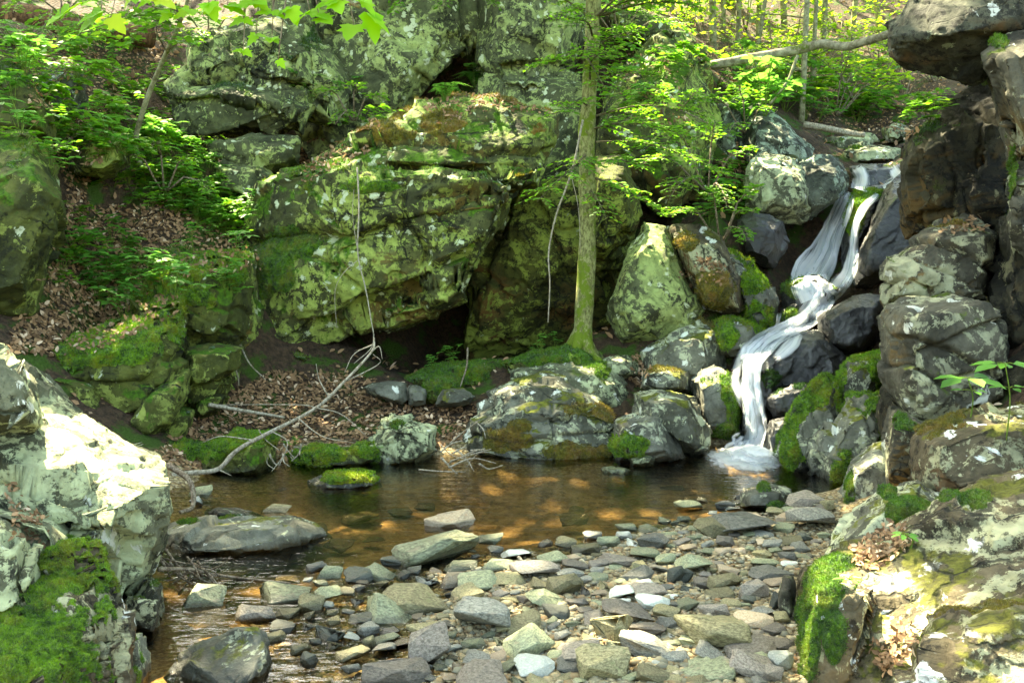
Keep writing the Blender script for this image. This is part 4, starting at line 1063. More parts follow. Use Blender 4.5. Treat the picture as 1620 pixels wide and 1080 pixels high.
# ------------------------------------------------------------------ water
nx, ny = 60, 60
xs = np.linspace(-14, 14, nx); ys = np.linspace(-8, 8.3, ny)
gx, gy = np.meshgrid(xs, ys); V = np.c_[gx.ravel(), gy.ravel(), np.zeros(nx * ny)]
i = np.arange(ny - 1)[:, None] * nx; j = np.arange(nx - 1)[None]
q = np.stack([i + j, i + j + 1, i + nx + j + 1, i + nx + j], -1).reshape(-1, 4)
water = tag(link('water', mk_mesh('water', V, [q], M['water'], smooth=True)), 'clear brown pool of shallow stream water', None, kind='structure')

bpy.context.view_layer.update()
DG = bpy.context.evaluated_depsgraph_get()
def cast(px, py, skip=('water',)):
    d = raydir(px, py); o = Vector((0, 0, CAMZ))
    for _ in range(6):
        hit, loc, nor, idx, ob, mt = S.ray_cast(DG, o, d)
        if not hit: return None
        if ob.name.split('.')[0] in skip:
            o = loc + d * .01; continue
        return np.array(loc), np.array(nor), ob
    return None
def castdown(x, y, z=20.0):
    hit, loc, nor, idx, ob, mt = S.ray_cast(DG, Vector((x, y, z)), Vector((0, 0, -1)))
    return (np.array(loc), np.array(nor), ob) if hit else None

def ribbon(buf, flow, path, n=70, k=15, off=.04, u0=0.0, fade=False):
    """path of (px,py,Y,width_px) laid on the rock behind it"""
    c = spline(path, n)
    dep = np.zeros((n, k)); pxs = np.zeros((n, k)); pys = np.zeros((n, k))
    tgt = np.gradient(c[:, :2], axis=0); tgt /= np.linalg.norm(tgt, axis=1)[:, None] + 1e-9
    nrm = np.c_[-tgt[:, 1], tgt[:, 0]]
    for a in range(n):
        for b in range(k):
            s = (b / (k - 1) - .5) * c[a, 3]
            x = c[a, 0] + nrm[a, 0] * s; y = c[a, 1] + nrm[a, 1] * s
            pxs[a, b] = x; pys[a, b] = y
            h = cast(x, y)
            d = h[0][1] - off if h else c[a, 2]
            dep[a, b] = min(max(d, c[a, 2] - .45), c[a, 2] + .45)
    for _ in range(14):
        d2 = dep.copy()
        d2[1:-1] = (dep[:-2] + dep[2:] + 2 * dep[1:-1]) / 4
        d2[:, 1:-1] = (d2[:, :-2] + d2[:, 2:] + 2 * d2[:, 1:-1]) / 4
        dep = np.minimum(dep + .02, d2)
    V = np.zeros((n, k, 3)); fl = np.zeros((n, k, 3)); ed = np.zeros((n, k))
    L = 0
    for a in range(n):
        if a: L += np.hypot(*(c[a, :2] - c[a - 1, :2])) * c[a, 2] / F
        for b in range(k):
            u = b / (k - 1)
            bul = (1 - (2 * u - 1) ** 2)
            V[a, b] = P(pxs[a, b], pys[a, b], dep[a, b] - .03 * bul - off)
            fl[a, b] = (u0 + (u - .5) * c[a, 3] * c[a, 2] / F * 2.2, L, 0)
            ed[a, b] = bul * min(1, (a + 2) / 6) * (min(1, (n - a) / (n * .18)) if fade else 1)
    V = V.reshape(-1, 3)
    V[:, 2] = np.maximum(V[:, 2], .006)
    V += .008 * np.c_[perlin(V * 9), perlin(V * 9 + 9), perlin(V * 9 + 5)]
    i = np.arange(n - 1)[:, None] * k; j = np.arange(k - 1)[None]
    q = np.stack([i + j, i + j + 1, i + k + j + 1, i + k + j], -1).reshape(-1, 4)
    buf.add(V, q, None, ed.ravel()); flow.append(fl.reshape(-1, 3))
def water_obj(name, mat, parent, ribs, **k):
    b = Buf(); fl = []
    for i_, r in enumerate(ribs): ribbon(b, fl, r, u0=i_ * 3.7, **k)
    me = b.mesh(name, M[mat], True, FALLB)
    a = me.attributes.new('flow', 'FLOAT_VECTOR', 'POINT'); a.data.foreach_set('vector', np.concatenate(fl).astype(np.float32).ravel())
    return link(name, me, parent)
FALLB = P(1190, 728, 7.8)
fallroot = empty('waterfall', FALLB, 'white stepped waterfall tumbling between dark rocks into the pool', 'waterfall')
def strands(name, mat, path, count, wmin, wmax, n=70, seed=0, spread=.5, off=.05):
    r = np.random.default_rng(seed); path = np.array(path, float)
    b_ = Buf(); fl_ = []
    c = spline(path, 40); tg_ = np.gradient(c[:, :2], axis=0); tg_ /= np.linalg.norm(tg_, axis=1)[:, None] + 1e-9
    nr_ = np.c_[-tg_[:, 1], tg_[:, 0]]
    for i_ in range(count):
        u = r.uniform(-spread, spread); a0 = int(r.uniform(0, 14) * (i_ > 2)); a1 = 40 - int(r.uniform(0, 12) * (i_ > 2))
        wob = np.cumsum(r.normal(size=40)) * .02
        q = c[a0:a1:6 if a1 - a0 > 20 else 4].copy(); nn_ = nr_[a0:a1:6 if a1 - a0 > 20 else 4]; ww = wob[a0:a1:6 if a1 - a0 > 20 else 4]
        q[:, :2] += nn_ * ((u + ww) * c[a0:a1:6 if a1 - a0 > 20 else 4, 3])[:, None]
        q[:, 3] = r.uniform(wmin, wmax) * np.linspace(1, 1.5, len(q))
        ribbon(b_, fl_, q, n=n, k=5, off=off + r.uniform(-.01, .03), u0=i_ * 2.3, fade=True)
    me = b_.mesh(name, M[mat], True, FALLB)
    a_ = me.attributes.new('flow', 'FLOAT_VECTOR', 'POINT'); a_.data.foreach_set('vector', np.concatenate(fl_).astype(np.float32).ravel())
    return link(name, me, fallroot)
UP = [(1342, 303, 11.2, 20), (1330, 335, 11.1, 30), (1314, 370, 10.9, 38), (1300, 405, 10.6, 48), (1282, 430, 10.3, 60), (1276, 450, 10.05, 56), (1284, 474, 9.8, 46)]
CH = [(1388, 306, 10.9, 10), (1366, 330, 10.7, 14), (1352, 360, 10.5, 14), (1349, 395, 10.3, 16), (1342, 430, 10.0, 26), (1322, 458, 9.8, 32), (1300, 476, 9.6, 30)]
CA_ = [(1312, 462, 9.7, 32), (1292, 492, 9.5, 26), (1268, 512, 9.2, 20), (1232, 528, 9.0, 22), (1198, 554, 8.8, 36), (1184, 585, 8.6, 38), (1184, 615, 8.5, 36), (1192, 650, 8.3, 34), (1197, 690, 8.1, 42), (1193, 724, 7.9, 80)]
water_obj('upper_fall', 'fall', fallroot, [UP])
strands('upper_strands', 'veil', UP, 6, 6, 14, 50, 1)
water_obj('chute', 'fall', fallroot, [CH])
strands('chute_strands', 'veil', CH, 5, 5, 9, 50, 2)
water_obj('top_pool_lip', 'veil', fallroot, [
    [(1352, 262, 12.0, 26), (1362, 280, 11.8, 36), (1358, 300, 11.4, 34)], [(1410, 262, 12.0, 20), (1420, 285, 11.7, 30), (1400, 300, 11.3, 26)]], n=24)
water_obj('cascade', 'fall', fallroot, [CA_], n=130)
strands('cascade_strands', 'veil', CA_, 9, 6, 16, 90, 3, .5)
water_obj('spread_sheet', 'veil', fallroot, [[(1285, 436, 10.2, 60), (1292, 460, 9.9, 60), (1284, 488, 9.5, 44), (1262, 512, 9.2, 34)]], n=60, fade=True)
water_obj('side_sheet', 'veil', fallroot, [[(1262, 522, 9.3, 26), (1250, 545, 9.1, 30), (1222, 570, 8.9, 24)]], n=50, fade=True)
strands('side_strands', 'fall', [(1235, 495, 9.5, 12), (1232, 510, 9.4, 10), (1228, 528, 9.2, 12)], 3, 4, 8, 16, 5)
strands('skirt', 'veil', [(1180, 690, 8.0, 24), (1168, 706, 7.9, 44), (1158, 724, 7.8, 60)], 5, 6, 12, 24, 6)
# foam where it lands
b = Buf(); fl = []
for (cx, cy, rx, ry, z) in [(1176, 729, 76, 24, .012), (1190, 722, 50, 18, .04), (1196, 716, 34, 14, .08)]:
    c = G(cx, cy, z); e = G(cx + rx, cy, z); f_ = G(cx, cy - ry, z)
    a_ = e[0] - c[0]; bb = f_[1] - c[1]
    rr = np.linspace(0, 1, 16); th = np.linspace(0, 2 * math.pi, 49)[:-1]
    g = np.stack([c[0] + a_ * rr[:, None] * np.cos(th), c[1] + bb * rr[:, None] * np.sin(th), z + .03 * (1 - rr[:, None] ** 2) * np.ones(48)], -1).reshape(-1, 3)
    g[:, 2] += .012 * perlin(g * 14)
    i = np.arange(15)[:, None] * 48; j = np.arange(48)[None]; k = (j + 1) % 48
    q = np.stack([i + j, i + k, i + 48 + k, i + 48 + j], -1).reshape(-1, 4)
    b.add(g, q, None, np.repeat((1 - rr ** 2) * 2.3 - 1.1, 48)); fl.append(g * 1.0 * np.array([1.5, 6, 0]))
me = b.mesh('foam', M['foam'], True, FALLB)
a = me.attributes.new('flow', 'FLOAT_VECTOR', 'POINT'); a.data.foreach_set('vector', np.concatenate(fl).astype(np.float32).ravel())
link('foam', me, fallroot)
# ------------------------------------------------------------------ stones of the gravel bar
def stone_proto(k, angular):
    r = np.random.default_rng(100 + k)
    bm = bmesh.new()
    n = 12 if angular else 20
    p = r.normal(size=(n, 3)); p /= np.linalg.norm(p, axis=1)[:, None]
    e = .62 if angular else .78
    p = np.sign(p) * np.abs(p) ** e
    p *= r.uniform(.82, 1.08, (n, 1))
    vs = [bm.verts.new(x) for x in p]
    g = bmesh.ops.convex_hull(bm, input=vs)
    bmesh.ops.bevel(bm, geom=list(bm.edges), offset=.06 if angular else .12, segments=2, affect='EDGES', profile=.6, clamp_overlap=True)
    bmesh.ops.triangulate(bm, faces=list(bm.faces))
    bmesh.ops.subdivide_edges(bm, edges=[e for e in bm.edges if e.calc_length() > .18], cuts=2)
    bmesh.ops.subdivide_edges(bm, edges=[e for e in bm.edges if e.calc_length() > .16], cuts=1)
    bmesh.ops.smooth_vert(bm, verts=bm.verts, factor=.3, use_axis_x=True, use_axis_y=True, use_axis_z=True)
    me = bpy.data.meshes.new('stone'); bm.to_mesh(me); bm.free()
    V, N = get_np(me)
    V = V / np.abs(V).max(0)
    va, idv, f1, f2 = cells(V * 1.3 + k * 3.1)
    V += N * (.05 * fbm(V * 1.3 + k * 7, 2) + .02 * fbm(V * 6 + k, 3) + .10 * va + .05 * (idv - .5))[:, None]
    V = V / np.abs(V).max(0)
    me.vertices.foreach_set('co', V.astype(np.float32).ravel())
    me.polygons.foreach_set('use_smooth', np.ones(len(me.polygons), bool))
    me.update()
    return me
PROT = [stone_proto(k, k % 4 != 1) for k in range(14)]
VAR = {}
def stone_mesh(k, mat):
    if (k, mat) not in VAR:
        me = PROT[k].copy(); me.materials.clear(); me.materials.append(M[mat]); me.name = 'stone'; VAR[(k, mat)] = me
    return VAR[(k, mat)]
CW = {'st_green': 'green-grey', 'st_grey': 'slate grey', 'st_olive': 'olive brown', 'st_purple': 'purplish grey', 'st_tan': 'tan', 'st_pale': 'pale', 'st_dark': 'wet dark'}
STN = []
def stone(cx, cy, w, h, mat, rot=0, k=None, label=None, group=None, sink=.15, zg=None, ang=None):
    yb = cy + h * .4
    g0 = G(cx, yb, 0)
    zz = float(terr_z(g0[0], g0[1])[0]) if zg is None else zg
    zz = max(zz, -.06) if zg is None else zz
    Y = g0[1]
    Wd = w * Y / F
    Wd *= 1.22; D = Wd * .8
    H = max((h * Y / F - .10 * D) * 1.15, .27 * Wd)
    c = G(cx, cy, zz + H * (.5 - sink))
    c[2] = max(c[2], H * .12)  if zg is None else c[2]
    if k is None: k = int(RNG.integers(0, 14))
    o = link('stone', stone_mesh(k, mat), loc=c)
    o.scale = (Wd / 2, D / 2, H / 2)
    o.rotation_euler = (RNG.uniform(-.12, .22), math.radians(rot), RNG.uniform(-.35, .35))
    o['category'] = 'stone'
    if label: o['label'] = label
    if group: o['group'] = group
    STN.append((cx, cy, w, h, o, mat))
    return o
Bz = lambda x, y, w, h, *a: (540 + x / 3, 720 + y / 3, w / 3, h / 3, *a)
Az = lambda x, y, w, h, *a: (x / 3, 720 + y / 3, w / 3, h / 3, *a)
Cz = lambda x, y, w, h, *a: (1080 + x / 3, 720 + y / 3, w / 3, h / 3, *a)
AUTO = []
LAND = [
 (Bz(440, 455, 395, 175, 'st_green', -8, 1), 'large smooth oval green-grey stone at the near edge of the pool', 'large oval poolside stone'),
 (Bz(505, 340, 220, 95, 'st_tan', 0, 2), 'tan flat topped block standing in the pool water', 'tan block in the water'),
 (Bz(645, 768, 275, 200, 'st_grey', 5, 4), 'big angular dark grey stone with streaked face amid the gravel bar', 'big angular grey stone'),
 (Bz(220, 738, 290, 150, 'st_green', 20, 3), 'long dark green-grey stone tilting down toward the channel', 'long tilted dark stone'),
 (Bz(365, 692, 315, 120, 'st_olive', 10, 5), 'long smooth olive stone lying behind the tilted dark one', 'long olive stone'),
 (Bz(405, 918, 220, 195, 'st_purple', -28, 6), 'wedge shaped brown-purple stone with its foot in the channel water', 'wedge shaped stone'),
 (Bz(1235, 990, 250, 180, 'st_olive', 0, 8), 'broad olive pointed stone at the bottom edge of the gravel bar', 'broad olive bottom stone'),
 (Bz(1270, 815, 190, 150, 'st_olive', -28, 7), 'fat oblong grey-olive stone tilted up to the right', 'fat tilted oblong stone'),
 (Bz(1440, 905, 245, 110, 'st_grey', 20, 9), 'dark slate stone with white flecks and wavy top', 'wavy dark slate'),
 (Bz(890, 892, 220, 140, 'st_green', -24, 10), 'hollowed green-grey stone leaning right of the big angular one', 'hollowed green stone'),
 (Cz(285, 325, 300, 105, 'st_grey', 4, 11), 'broad dark slate slab at the far right of the gravel bar', 'broad slate slab'),
 (Cz(160, 825, 335, 155, 'st_olive', 5, 12), 'large brown crescent topped stone near the right boulder', 'large crescent stone'),
 (Cz(465, 975, 105, 105, 'st_pale', 0, 13), 'round pale blue-grey stone beside the mossy front boulder', 'round pale blue stone'),
 (Cz(325, 1000, 190, 130, 'st_purple', 30, 0), 'purple slate stone tilted down beside the round pale blue one', 'tilted purple slate'),
 (Bz(250, 1030, 295, 150, 'st_purple', 0, 2), 'broad flat grey-brown stone at the bottom edge left of centre', 'broad flat bottom stone'),
 (Bz(690, 1058, 270, 110, 'st_purple', 0, 5), 'low purplish stone cut by the bottom edge of the view', 'low purplish bottom stone'),
 (Az(1330, 685, 260, 125, 'st_green', 4, 3), 'wide rounded grey-green stone in the channel under the long stick', 'wide rounded channel stone'),
 (Az(965, 712, 185, 150, 'st_green', 0, 6), 'dark green cobble at the twig pile beside the pale boulder', 'dark cobble at the twig pile'),
 (Az(1210, 802, 170, 110, 'st_purple', 14, 1), 'smooth grey-purple egg shaped stone in the dark channel', 'egg shaped channel stone'),
 (Az(1550, 895, 165, 95, 'st_dark', 0, 7), 'glossy wet black-green stone in the channel riffle', 'glossy wet riffle stone'),
 (Cz(600, 305, 190, 115, 'st_grey', 0, 4), 'rounded dark slate stone against the foot of the mossy slabs', 'rounded slate at the mossy slabs'),
 (Bz(1055, 622, 155, 115, 'st_olive', 0, 1), 'round brown-grey cobble in the middle of the gravel bar', 'round brown mid-bar cobble'),
]
for a, lab, short in LAND: stone(*a, label=lab)
SM = [Bz(705, 430, 145, 45, 'st_green', -3), Bz(835, 468, 135, 50, 'st_pale'), Bz(735, 522, 130, 65, 'st_green'), Bz(560, 527, 150, 38, 'st_green'), Bz(85, 612, 155, 85, 'st_dark'),
 Bz(185, 597, 140, 85, 'st_green', 35), Bz(390, 605, 130, 50, 'st_pale'), Bz(530, 598, 125, 90, 'st_tan'), Bz(665, 603, 210, 90, 'st_green'), Bz(300, 592, 80, 40, 'st_dark', -25),
 Bz(605, 658, 165, 78, 'st_olive', -14), Bz(985, 688, 215, 72, 'st_green', 27), Bz(1085, 567, 115, 62, 'st_grey'), Bz(1150, 647, 58, 60, 'st_purple'), Bz(870, 792, 155, 85, 'st_olive', -8),
 Bz(405, 828, 170, 90, 'st_olive'), Bz(620, 897, 105, 62, 'st_green'), Bz(640, 967, 135, 70, 'st_grey'), Bz(735, 967, 110, 62, 'st_tan', -10), Bz(1205, 778, 100, 78, 'st_purple'),
 Bz(1370, 742, 225, 78, 'st_purple', 20), Bz(1475, 697, 145, 78, 'st_pale', 8), Bz(1145, 937, 240, 98, 'st_purple', -10), Bz(910, 1005, 175, 95, 'st_pale'), Bz(130, 917, 58, 88, 'st_olive'),
 Bz(1440, 642, 170, 62, 'st_purple'), Bz(1300, 492, 175, 62, 'st_purple', 6), Bz(1480, 412, 130, 90, 'st_grey'), Bz(1160, 442, 145, 62, 'st_olive'), Bz(1190, 396, 90, 55, 'st_grey'),
 Bz(1355, 352, 98, 46, 'st_green'), Bz(1465, 352, 98, 36, 'st_green'), Bz(1345, 380, 78, 38, 'st_pale'), Bz(1010, 490, 145, 62, 'st_green', -6), Bz(1100, 525, 125, 62, 'st_purple', 10),
 Bz(1400, 566, 155, 28, 'st_grey'), Bz(965, 432, 78, 38, 'st_tan'), Bz(905, 542, 215, 50, 'st_purple'), Bz(805, 592, 155, 48, 'st_olive'), Bz(1590, 572, 85, 92, 'st_dark'),
 Bz(1540, 792, 105, 72, 'st_grey'), Bz(1450, 827, 155, 72, 'st_purple'), Bz(730, 458, 70, 36, 'st_grey'), Bz(1430, 470, 140, 70, 'st_green'), Bz(1380, 420, 90, 50, 'st_pale'), Bz(1220, 515, 90, 45, 'st_purple'),
 Bz(800, 1000, 110, 60, 'st_green', -20), Bz(1540, 740, 120, 60, 'st_olive'), Bz(480, 770, 60, 40, 'st_olive'), Bz(100, 800, 120, 50, 'st_dark'), Bz(20, 700, 90, 60, 'st_olive'),
 Az(1475, 747, 125, 112, 'st_olive'), Az(1560, 705, 150, 92, 'st_green'), Az(1500, 577, 92, 60, 'st_grey'), Az(1562, 602, 112, 82, 'st_green'), Az(1425, 972, 90, 62, 'st_olive'), Az(1365, 802, 125, 62, 'st_olive'),
 Az(1300, 917, 105, 62, 'st_olive'), Az(1470, 1010, 80, 90, 'st_dark', -30), Az(1340, 870, 120, 70, 'st_dark'), Az(1500, 940, 60, 40, 'st_dark'), Az(1310, 290, 125, 38, 'st_olive'), Az(960, 205, 110, 50, 'st_green'), Az(935, 255, 60, 60, 'st_pale', 40),
 Cz(590, 215, 165, 85, 'st_purple', -5), Cz(470, 302, 95, 52, 'st_tan'), Cz(150, 347, 165, 92, 'st_olive', 12), Cz(380, 382, 85, 42, 'st_grey'), Cz(430, 417, 85, 42, 'st_grey'), Cz(520, 407, 95, 42, 'st_olive'),
 Cz(380, 512, 135, 52, 'st_green'), Cz(425, 562, 185, 60, 'st_grey'), Cz(60, 517, 150, 95, 'st_green', 8), Cz(195, 602, 145, 80, 'st_olive'), Cz(100, 607, 105, 62, 'st_purple'), Cz(330, 632, 145, 88, 'st_purple'),
 Cz(175, 657, 128, 50, 'st_olive'), Cz(150, 735, 130, 80, 'st_purple'), Cz(330, 782, 165, 70, 'st_tan'), Cz(65, 882, 145, 52, 'st_green', 4), Cz(350, 882, 150, 52, 'st_tan'), Cz(325, 925, 255, 52, 'st_purple'),
 Cz(350, 970, 145, 62, 'st_green'), Cz(120, 1032, 250, 62, 'st_green', -6), Cz(70, 985, 135, 55, 'st_green', -18), Cz(125, 942, 160, 60, 'st_grey', 22), Cz(430, 1032, 85, 75, 'st_purple'), Cz(450, 700, 60, 105, 'st_dark'),
 Cz(10, 570, 70, 70, 'st_dark'), Cz(20, 270, 120, 60, 'st_green'), Cz(120, 390, 70, 30, 'st_tan'), Cz(270, 455, 60, 45, 'st_tan'), Cz(560, 440, 90, 50, 'st_grey'), Cz(240, 270, 70, 30, 'st_pale'), Cz(350, 285, 95, 35, 'st_tan'),
 Cz(200, 255, 90, 60, 'st_grey'), Cz(430, 270, 80, 50, 'st_olive'), Cz(640, 270, 80, 70, 'st_purple'), Cz(690, 240, 60, 60, 'st_olive'), Cz(380, 745, 100, 60, 'st_grey'), Cz(30, 640, 90, 50, 'st_dark'), Cz(500, 480, 80, 60, 'st_grey')]
def relword(dx, dy):
    if abs(dx) > abs(dy) * 1.3: return 'right of' if dx > 0 else 'left of'
    return 'in front of' if dy > 0 else 'behind'
for a in SM:
    o = stone(*a)
    best = min(LAND, key=lambda L: math.hypot(L[0][0] - a[0], (L[0][1] - a[1]) * 1.6))
    sh = 'small' if a[2] < 32 else 'mid-sized' if a[2] < 50 else 'longish'
    if abs(o.rotation_euler[1]) > .2: sh += ' tilted'
    elif a[3] < a[2] * .42: sh += ' flat'
    AUTO.append((o, f"{sh} {CW[a[4]]} stone", a[0], a[1], 'bar'))
def inpoly(x, y, poly):
    c = False; n = len(poly)
    for i in range(n):
        x1, y1 = poly[i]; x2, y2 = poly[(i + 1) % n]
        if (y1 > y) != (y2 > y) and x < (x2 - x1) * (y - y1) / (y2 - y1) + x1: c = not c
    return c
BAR = [(590, 905), (700, 880), (860, 868), (950, 852), (1060, 815), (1140, 790), (1260, 800), (1310, 840), (1250, 900), (1245, 1000), (1240, 1078), (560, 1078), (480, 1010), (480, 930)]
CHAN = [(270, 940), (480, 900), (600, 900), (560, 1078), (440, 1078), (300, 1000)]
cnt = 0; tries = 0
while cnt < 180 and tries < 9000:
    tries += 1
    x = RNG.uniform(480, 1310); y = RNG.uniform(790, 1078)
    if not inpoly(x, y, BAR): continue
    w = RNG.uniform(16, 46) * (.7 + .5 * (y - 790) / 290)
    h = w * RNG.uniform(.38, .62)
    if any(abs(s[0] - x) < (s[2] + w) * .36 and abs(s[1] - y) < (s[3] + h) * .36 for s in STN): continue
    m = RNG.choice(['st_green', 'st_grey', 'st_olive', 'st_purple', 'st_tan', 'st_pale', 'st_dark'], p=[.30, .17, .22, .10, .10, .08, .03])
    o = stone(x, y, w, h, m, RNG.uniform(-15, 15), group='small cobbles of the gravel bar'); cnt += 1
    AUTO.append((o, f'small {CW[m]} cobble', x, y, 'bar'))
cnt = 0; tries = 0
while cnt < 34 and tries < 3000:
    tries += 1
    x = RNG.uniform(280, 1150); y = RNG.uniform(765, 1070)
    w = RNG.uniform(26, 70); h = w * .35
    if inpoly(x, y, BAR): continue
    g = G(x, y, 0)
    if terr_z(g[0], g[1])[0] > -.03 or g[0] > 1.6: continue
    if any(abs(s[0] - x) < (s[2] + w) * .45 and abs(s[1] - y) < (s[3] + h) * .5 for s in STN): continue
    o = stone(x, y, w, h, RNG.choice(['st_tan', 'st_olive', 'st_olive']), RNG.uniform(-8, 8), group='stones under water', zg=float(terr_z(g[0], g[1])[0]) - .0, sink=.3); cnt += 1
    AUTO.append((o, 'submerged brown stone', x, y, 'bar'))
# traced rocks that belong with them
R('boulder', 'big grey angular rock at the bottom edge left of centre', 'grey', .007, [
    piece([(255, 1100), (290, 1050), (345, 1015), (380, 993), (405, 992), (424, 1030), (430, 1110), (400, 1150), (280, 1150)], 3.75, .25, .5, f=[(395, 1000, -.05), (330, 1040, -.12), (420, 1060, -.1), (350, 1090, -.2)])],
    rnd=2, fa=.04, fsz=.25, na=.012, fine=.004)
R('stone', 'pinkish grey flat rock behind the big angular rock at the bottom', 'grey', .008, [piece([(265, 1045), (300, 1018), (345, 1008), (370, 1020), (340, 1045), (280, 1055)], 4.1, .15, .3)], rnd=2, fa=.02, fsz=.2, na=.01, cat='stone')
R('boulder', 'long low lichen flecked boulder lying in the left of the pool', 'grey_low', .010, [
    piece([(230, 850), (265, 822), (330, 812), (440, 822), (500, 826), (527, 850), (480, 862), (400, 872), (330, 890), (240, 895)], 5.6, .45, .9)],
    rnd=5, fa=.02, fsz=.4, na=.02, moss=0, mat_at=[(285, 824, 34, 8), (365, 818, 30, 7)], mmat='moss', mth=.015)
R('boulder', 'dark low slab just behind the lichen flecked pool boulder', 'slab', .010, [piece([(322, 808), (350, 800), (395, 804), (425, 822), (330, 824)], 6.1, .25, .7)], rnd=4, fa=.02, fsz=.3, na=.015)
R('boulder', 'grey two part boulder with moss seams at the right end of the pool', 'grey', .010, [
    piece([(1162, 790), (1172, 776), (1225, 764), (1248, 770), (1256, 785), (1240, 812), (1165, 812)], 6.3, .3, .3)],
    rnd=3, fa=.03, fsz=.25, na=.015, mat_at=[(1210, 772, 16, 8), (1228, 802, 14, 12), (1167, 780, 8, 8)], mmat='moss', fuzz=1)

# gravel: one sheet of small pebbles
def blob_faces():
    t = (1 + 5 ** .5) / 2
    v = np.array([(-1, t, 0), (1, t, 0), (-1, -t, 0), (1, -t, 0), (0, -1, t), (0, 1, t), (0, -1, -t), (0, 1, -t), (t, 0, -1), (t, 0, 1), (-t, 0, -1), (-t, 0, 1)], float)
    v /= np.linalg.norm(v[0])
    f = np.array([(0, 11, 5), (0, 5, 1), (0, 1, 7), (0, 7, 10), (0, 10, 11), (1, 5, 9), (5, 11, 4), (11, 10, 2), (10, 7, 6), (7, 1, 8), (3, 9, 4), (3, 4, 2), (3, 2, 6), (3, 6, 8), (3, 8, 9), (4, 9, 5), (2, 4, 11), (6, 2, 10), (8, 6, 7), (9, 8, 1)])
    return v, f
iv, jf = blob_faces()
n = 26000
px = RNG.uniform(380, 1330, n); py = RNG.uniform(795, 1160, n) ** 1.0
pt = np.array([G(a, b, .03) for a, b in zip(px, py)])
# even in world space near, thinner at far
keep = (pt[:, 0] > -1.3) & (pt[:, 0] < 2.3) & (pt[:, 1] < 7.0)
pt = pt[keep]; zt = terr_z(pt[:, 0], pt[:, 1]); keep = zt > -.11; pt = pt[keep]; zt = zt[keep]
n = len(pt)
sz = RNG.uniform(.006, .02, n) * np.where(RNG.random(n) < .12, 1.7, 1.0)
Vp = iv[None] * (1 + .25 * RNG.normal(size=(n, 12, 1)).clip(-1, 1)) * np.stack([sz, sz * RNG.uniform(.6, 1, n), sz * RNG.uniform(.3, .6, n)], 1)[:, None]
an = RNG.uniform(0, 6.28, n); ca, sa_ = np.cos(an)[:, None], np.sin(an)[:, None]
Vp = np.stack([Vp[..., 0] * ca - Vp[..., 1] * sa_, Vp[..., 0] * sa_ + Vp[..., 1] * ca, Vp[..., 2]], -1)
Vp += np.stack([pt[:, 0], pt[:, 1], zt + sz * .2], 1)[:, None]
b = Buf(); b.add(Vp.reshape(-1, 3), None, (np.arange(n)[:, None, None] * 12 + jf[None]).reshape(-1, 3), np.repeat(RNG.random(n), 12))
t = NT('pebbles'); at = t.n('Attribute', attribute_name='tint')
rp = t.n('ValToRGB'); cr = rp.color_ramp; cr.interpolation = 'CONSTANT'
cols = [(0, (.20, .13, .06)), (.2, (.36, .27, .14)), (.38, (.18, .18, .13)), (.52, (.46, .37, .21)), (.66, (.26, .25, .18)), (.78, (.55, .48, .33)), (.88, (.30, .15, .06)), (.94, (.10, .10, .08))]
cr.elements[0].color = (*cols[0][1], 1); cr.elements[1].position = cols[1][0]; cr.elements[1].color = (*cols[1][1], 1)
for p_, c_ in cols[2:]:
    e = cr.elements.new(p_); e.color = (*c_, 1)
t.l(at.outputs['Fac'], rp.inputs[0]); cc = t.mix(t.ramp(t.noise(60, 4), .3, .7), rp.outputs[0], (.2, .17, .1)); t.l(t.principled(cc, .75, None, .3).outputs[0], t.out.inputs[0])
tag(link('gravel', b.mesh('gravel', t.m, True)), 'loose tan and grey gravel between the stones', None, kind='stuff')

# ------------------------------------------------------------------ where plants may stand
bpy.context.view_layer.update(); DG = bpy.context.evaluated_depsgraph_get()
def bary(poly, n):
    xs = [p[0] for p in poly]; ys = [p[1] for p in poly]; out = []
    while len(out) < n:
        x = RNG.uniform(min(xs), max(xs)); y = RNG.uniform(min(ys), max(ys))
        if inpoly(x, y, poly): out.append((x, y))
    return out

# ---- leaf litter
def frame_leaves(buf, pts, nors, size, shape, spread=.7, lift=.01):
    n = len(pts)
    N = nors + RNG.normal(size=(n, 3)) * spread * .5; N /= np.linalg.norm(N, axis=1)[:, None]
    D = np.cross(N, rdir(n))
    leaves(buf, pts + nors * lift, D, N, size, shape)
b = Buf()
LIT = [([(240, 720), (330, 650), (420, 590), (560, 590), (640, 620), (760, 640), (730, 700), (600, 740), (440, 740), (300, 745)], 5200),
       ([(10, 560), (60, 400), (110, 300), (150, 330), (260, 320), (400, 380), (420, 430), (290, 440), (280, 500), (150, 560)], 4800),
       ([(120, 330), (200, 180), (300, 60), (250, 30), (100, 40), (20, 80), (60, 200)], 2600),
       ([(480, 300), (470, 230), (540, 200), (600, 180), (600, 230), (520, 270)], 900),
       ([(660, 165), (740, 140), (880, 180), (760, 175), (700, 200)], 420),
       ([(1070, 440), (1090, 400), (1150, 420), (1140, 450)], 260), ([(1140, 260), (1180, 200), (1180, 300), (1150, 330)], 260),
       ([(960, 100), (1060, 60), (1090, 200), (1000, 200)], 400), ([(1000, 560), (1030, 570), (1020, 620), (990, 600)], 160),
       ([(1250, 160), (1400, 120), (1500, 130), (1450, 220), (1300, 210)], 1200), ([(1100, 80), (1400, 40), (1400, 130), (1150, 150)], 1000),
       ([(1340, 870), (1420, 820), (1450, 860), (1370, 910)], 420), ([(1380, 1020), (1450, 980), (1460, 1030), (1400, 1070)], 160),
       ([(0, 740), (40, 750), (80, 860), (20, 850)], 300), ([(1480, 340), (1560, 345), (1560, 370), (1490, 370)], 80)]
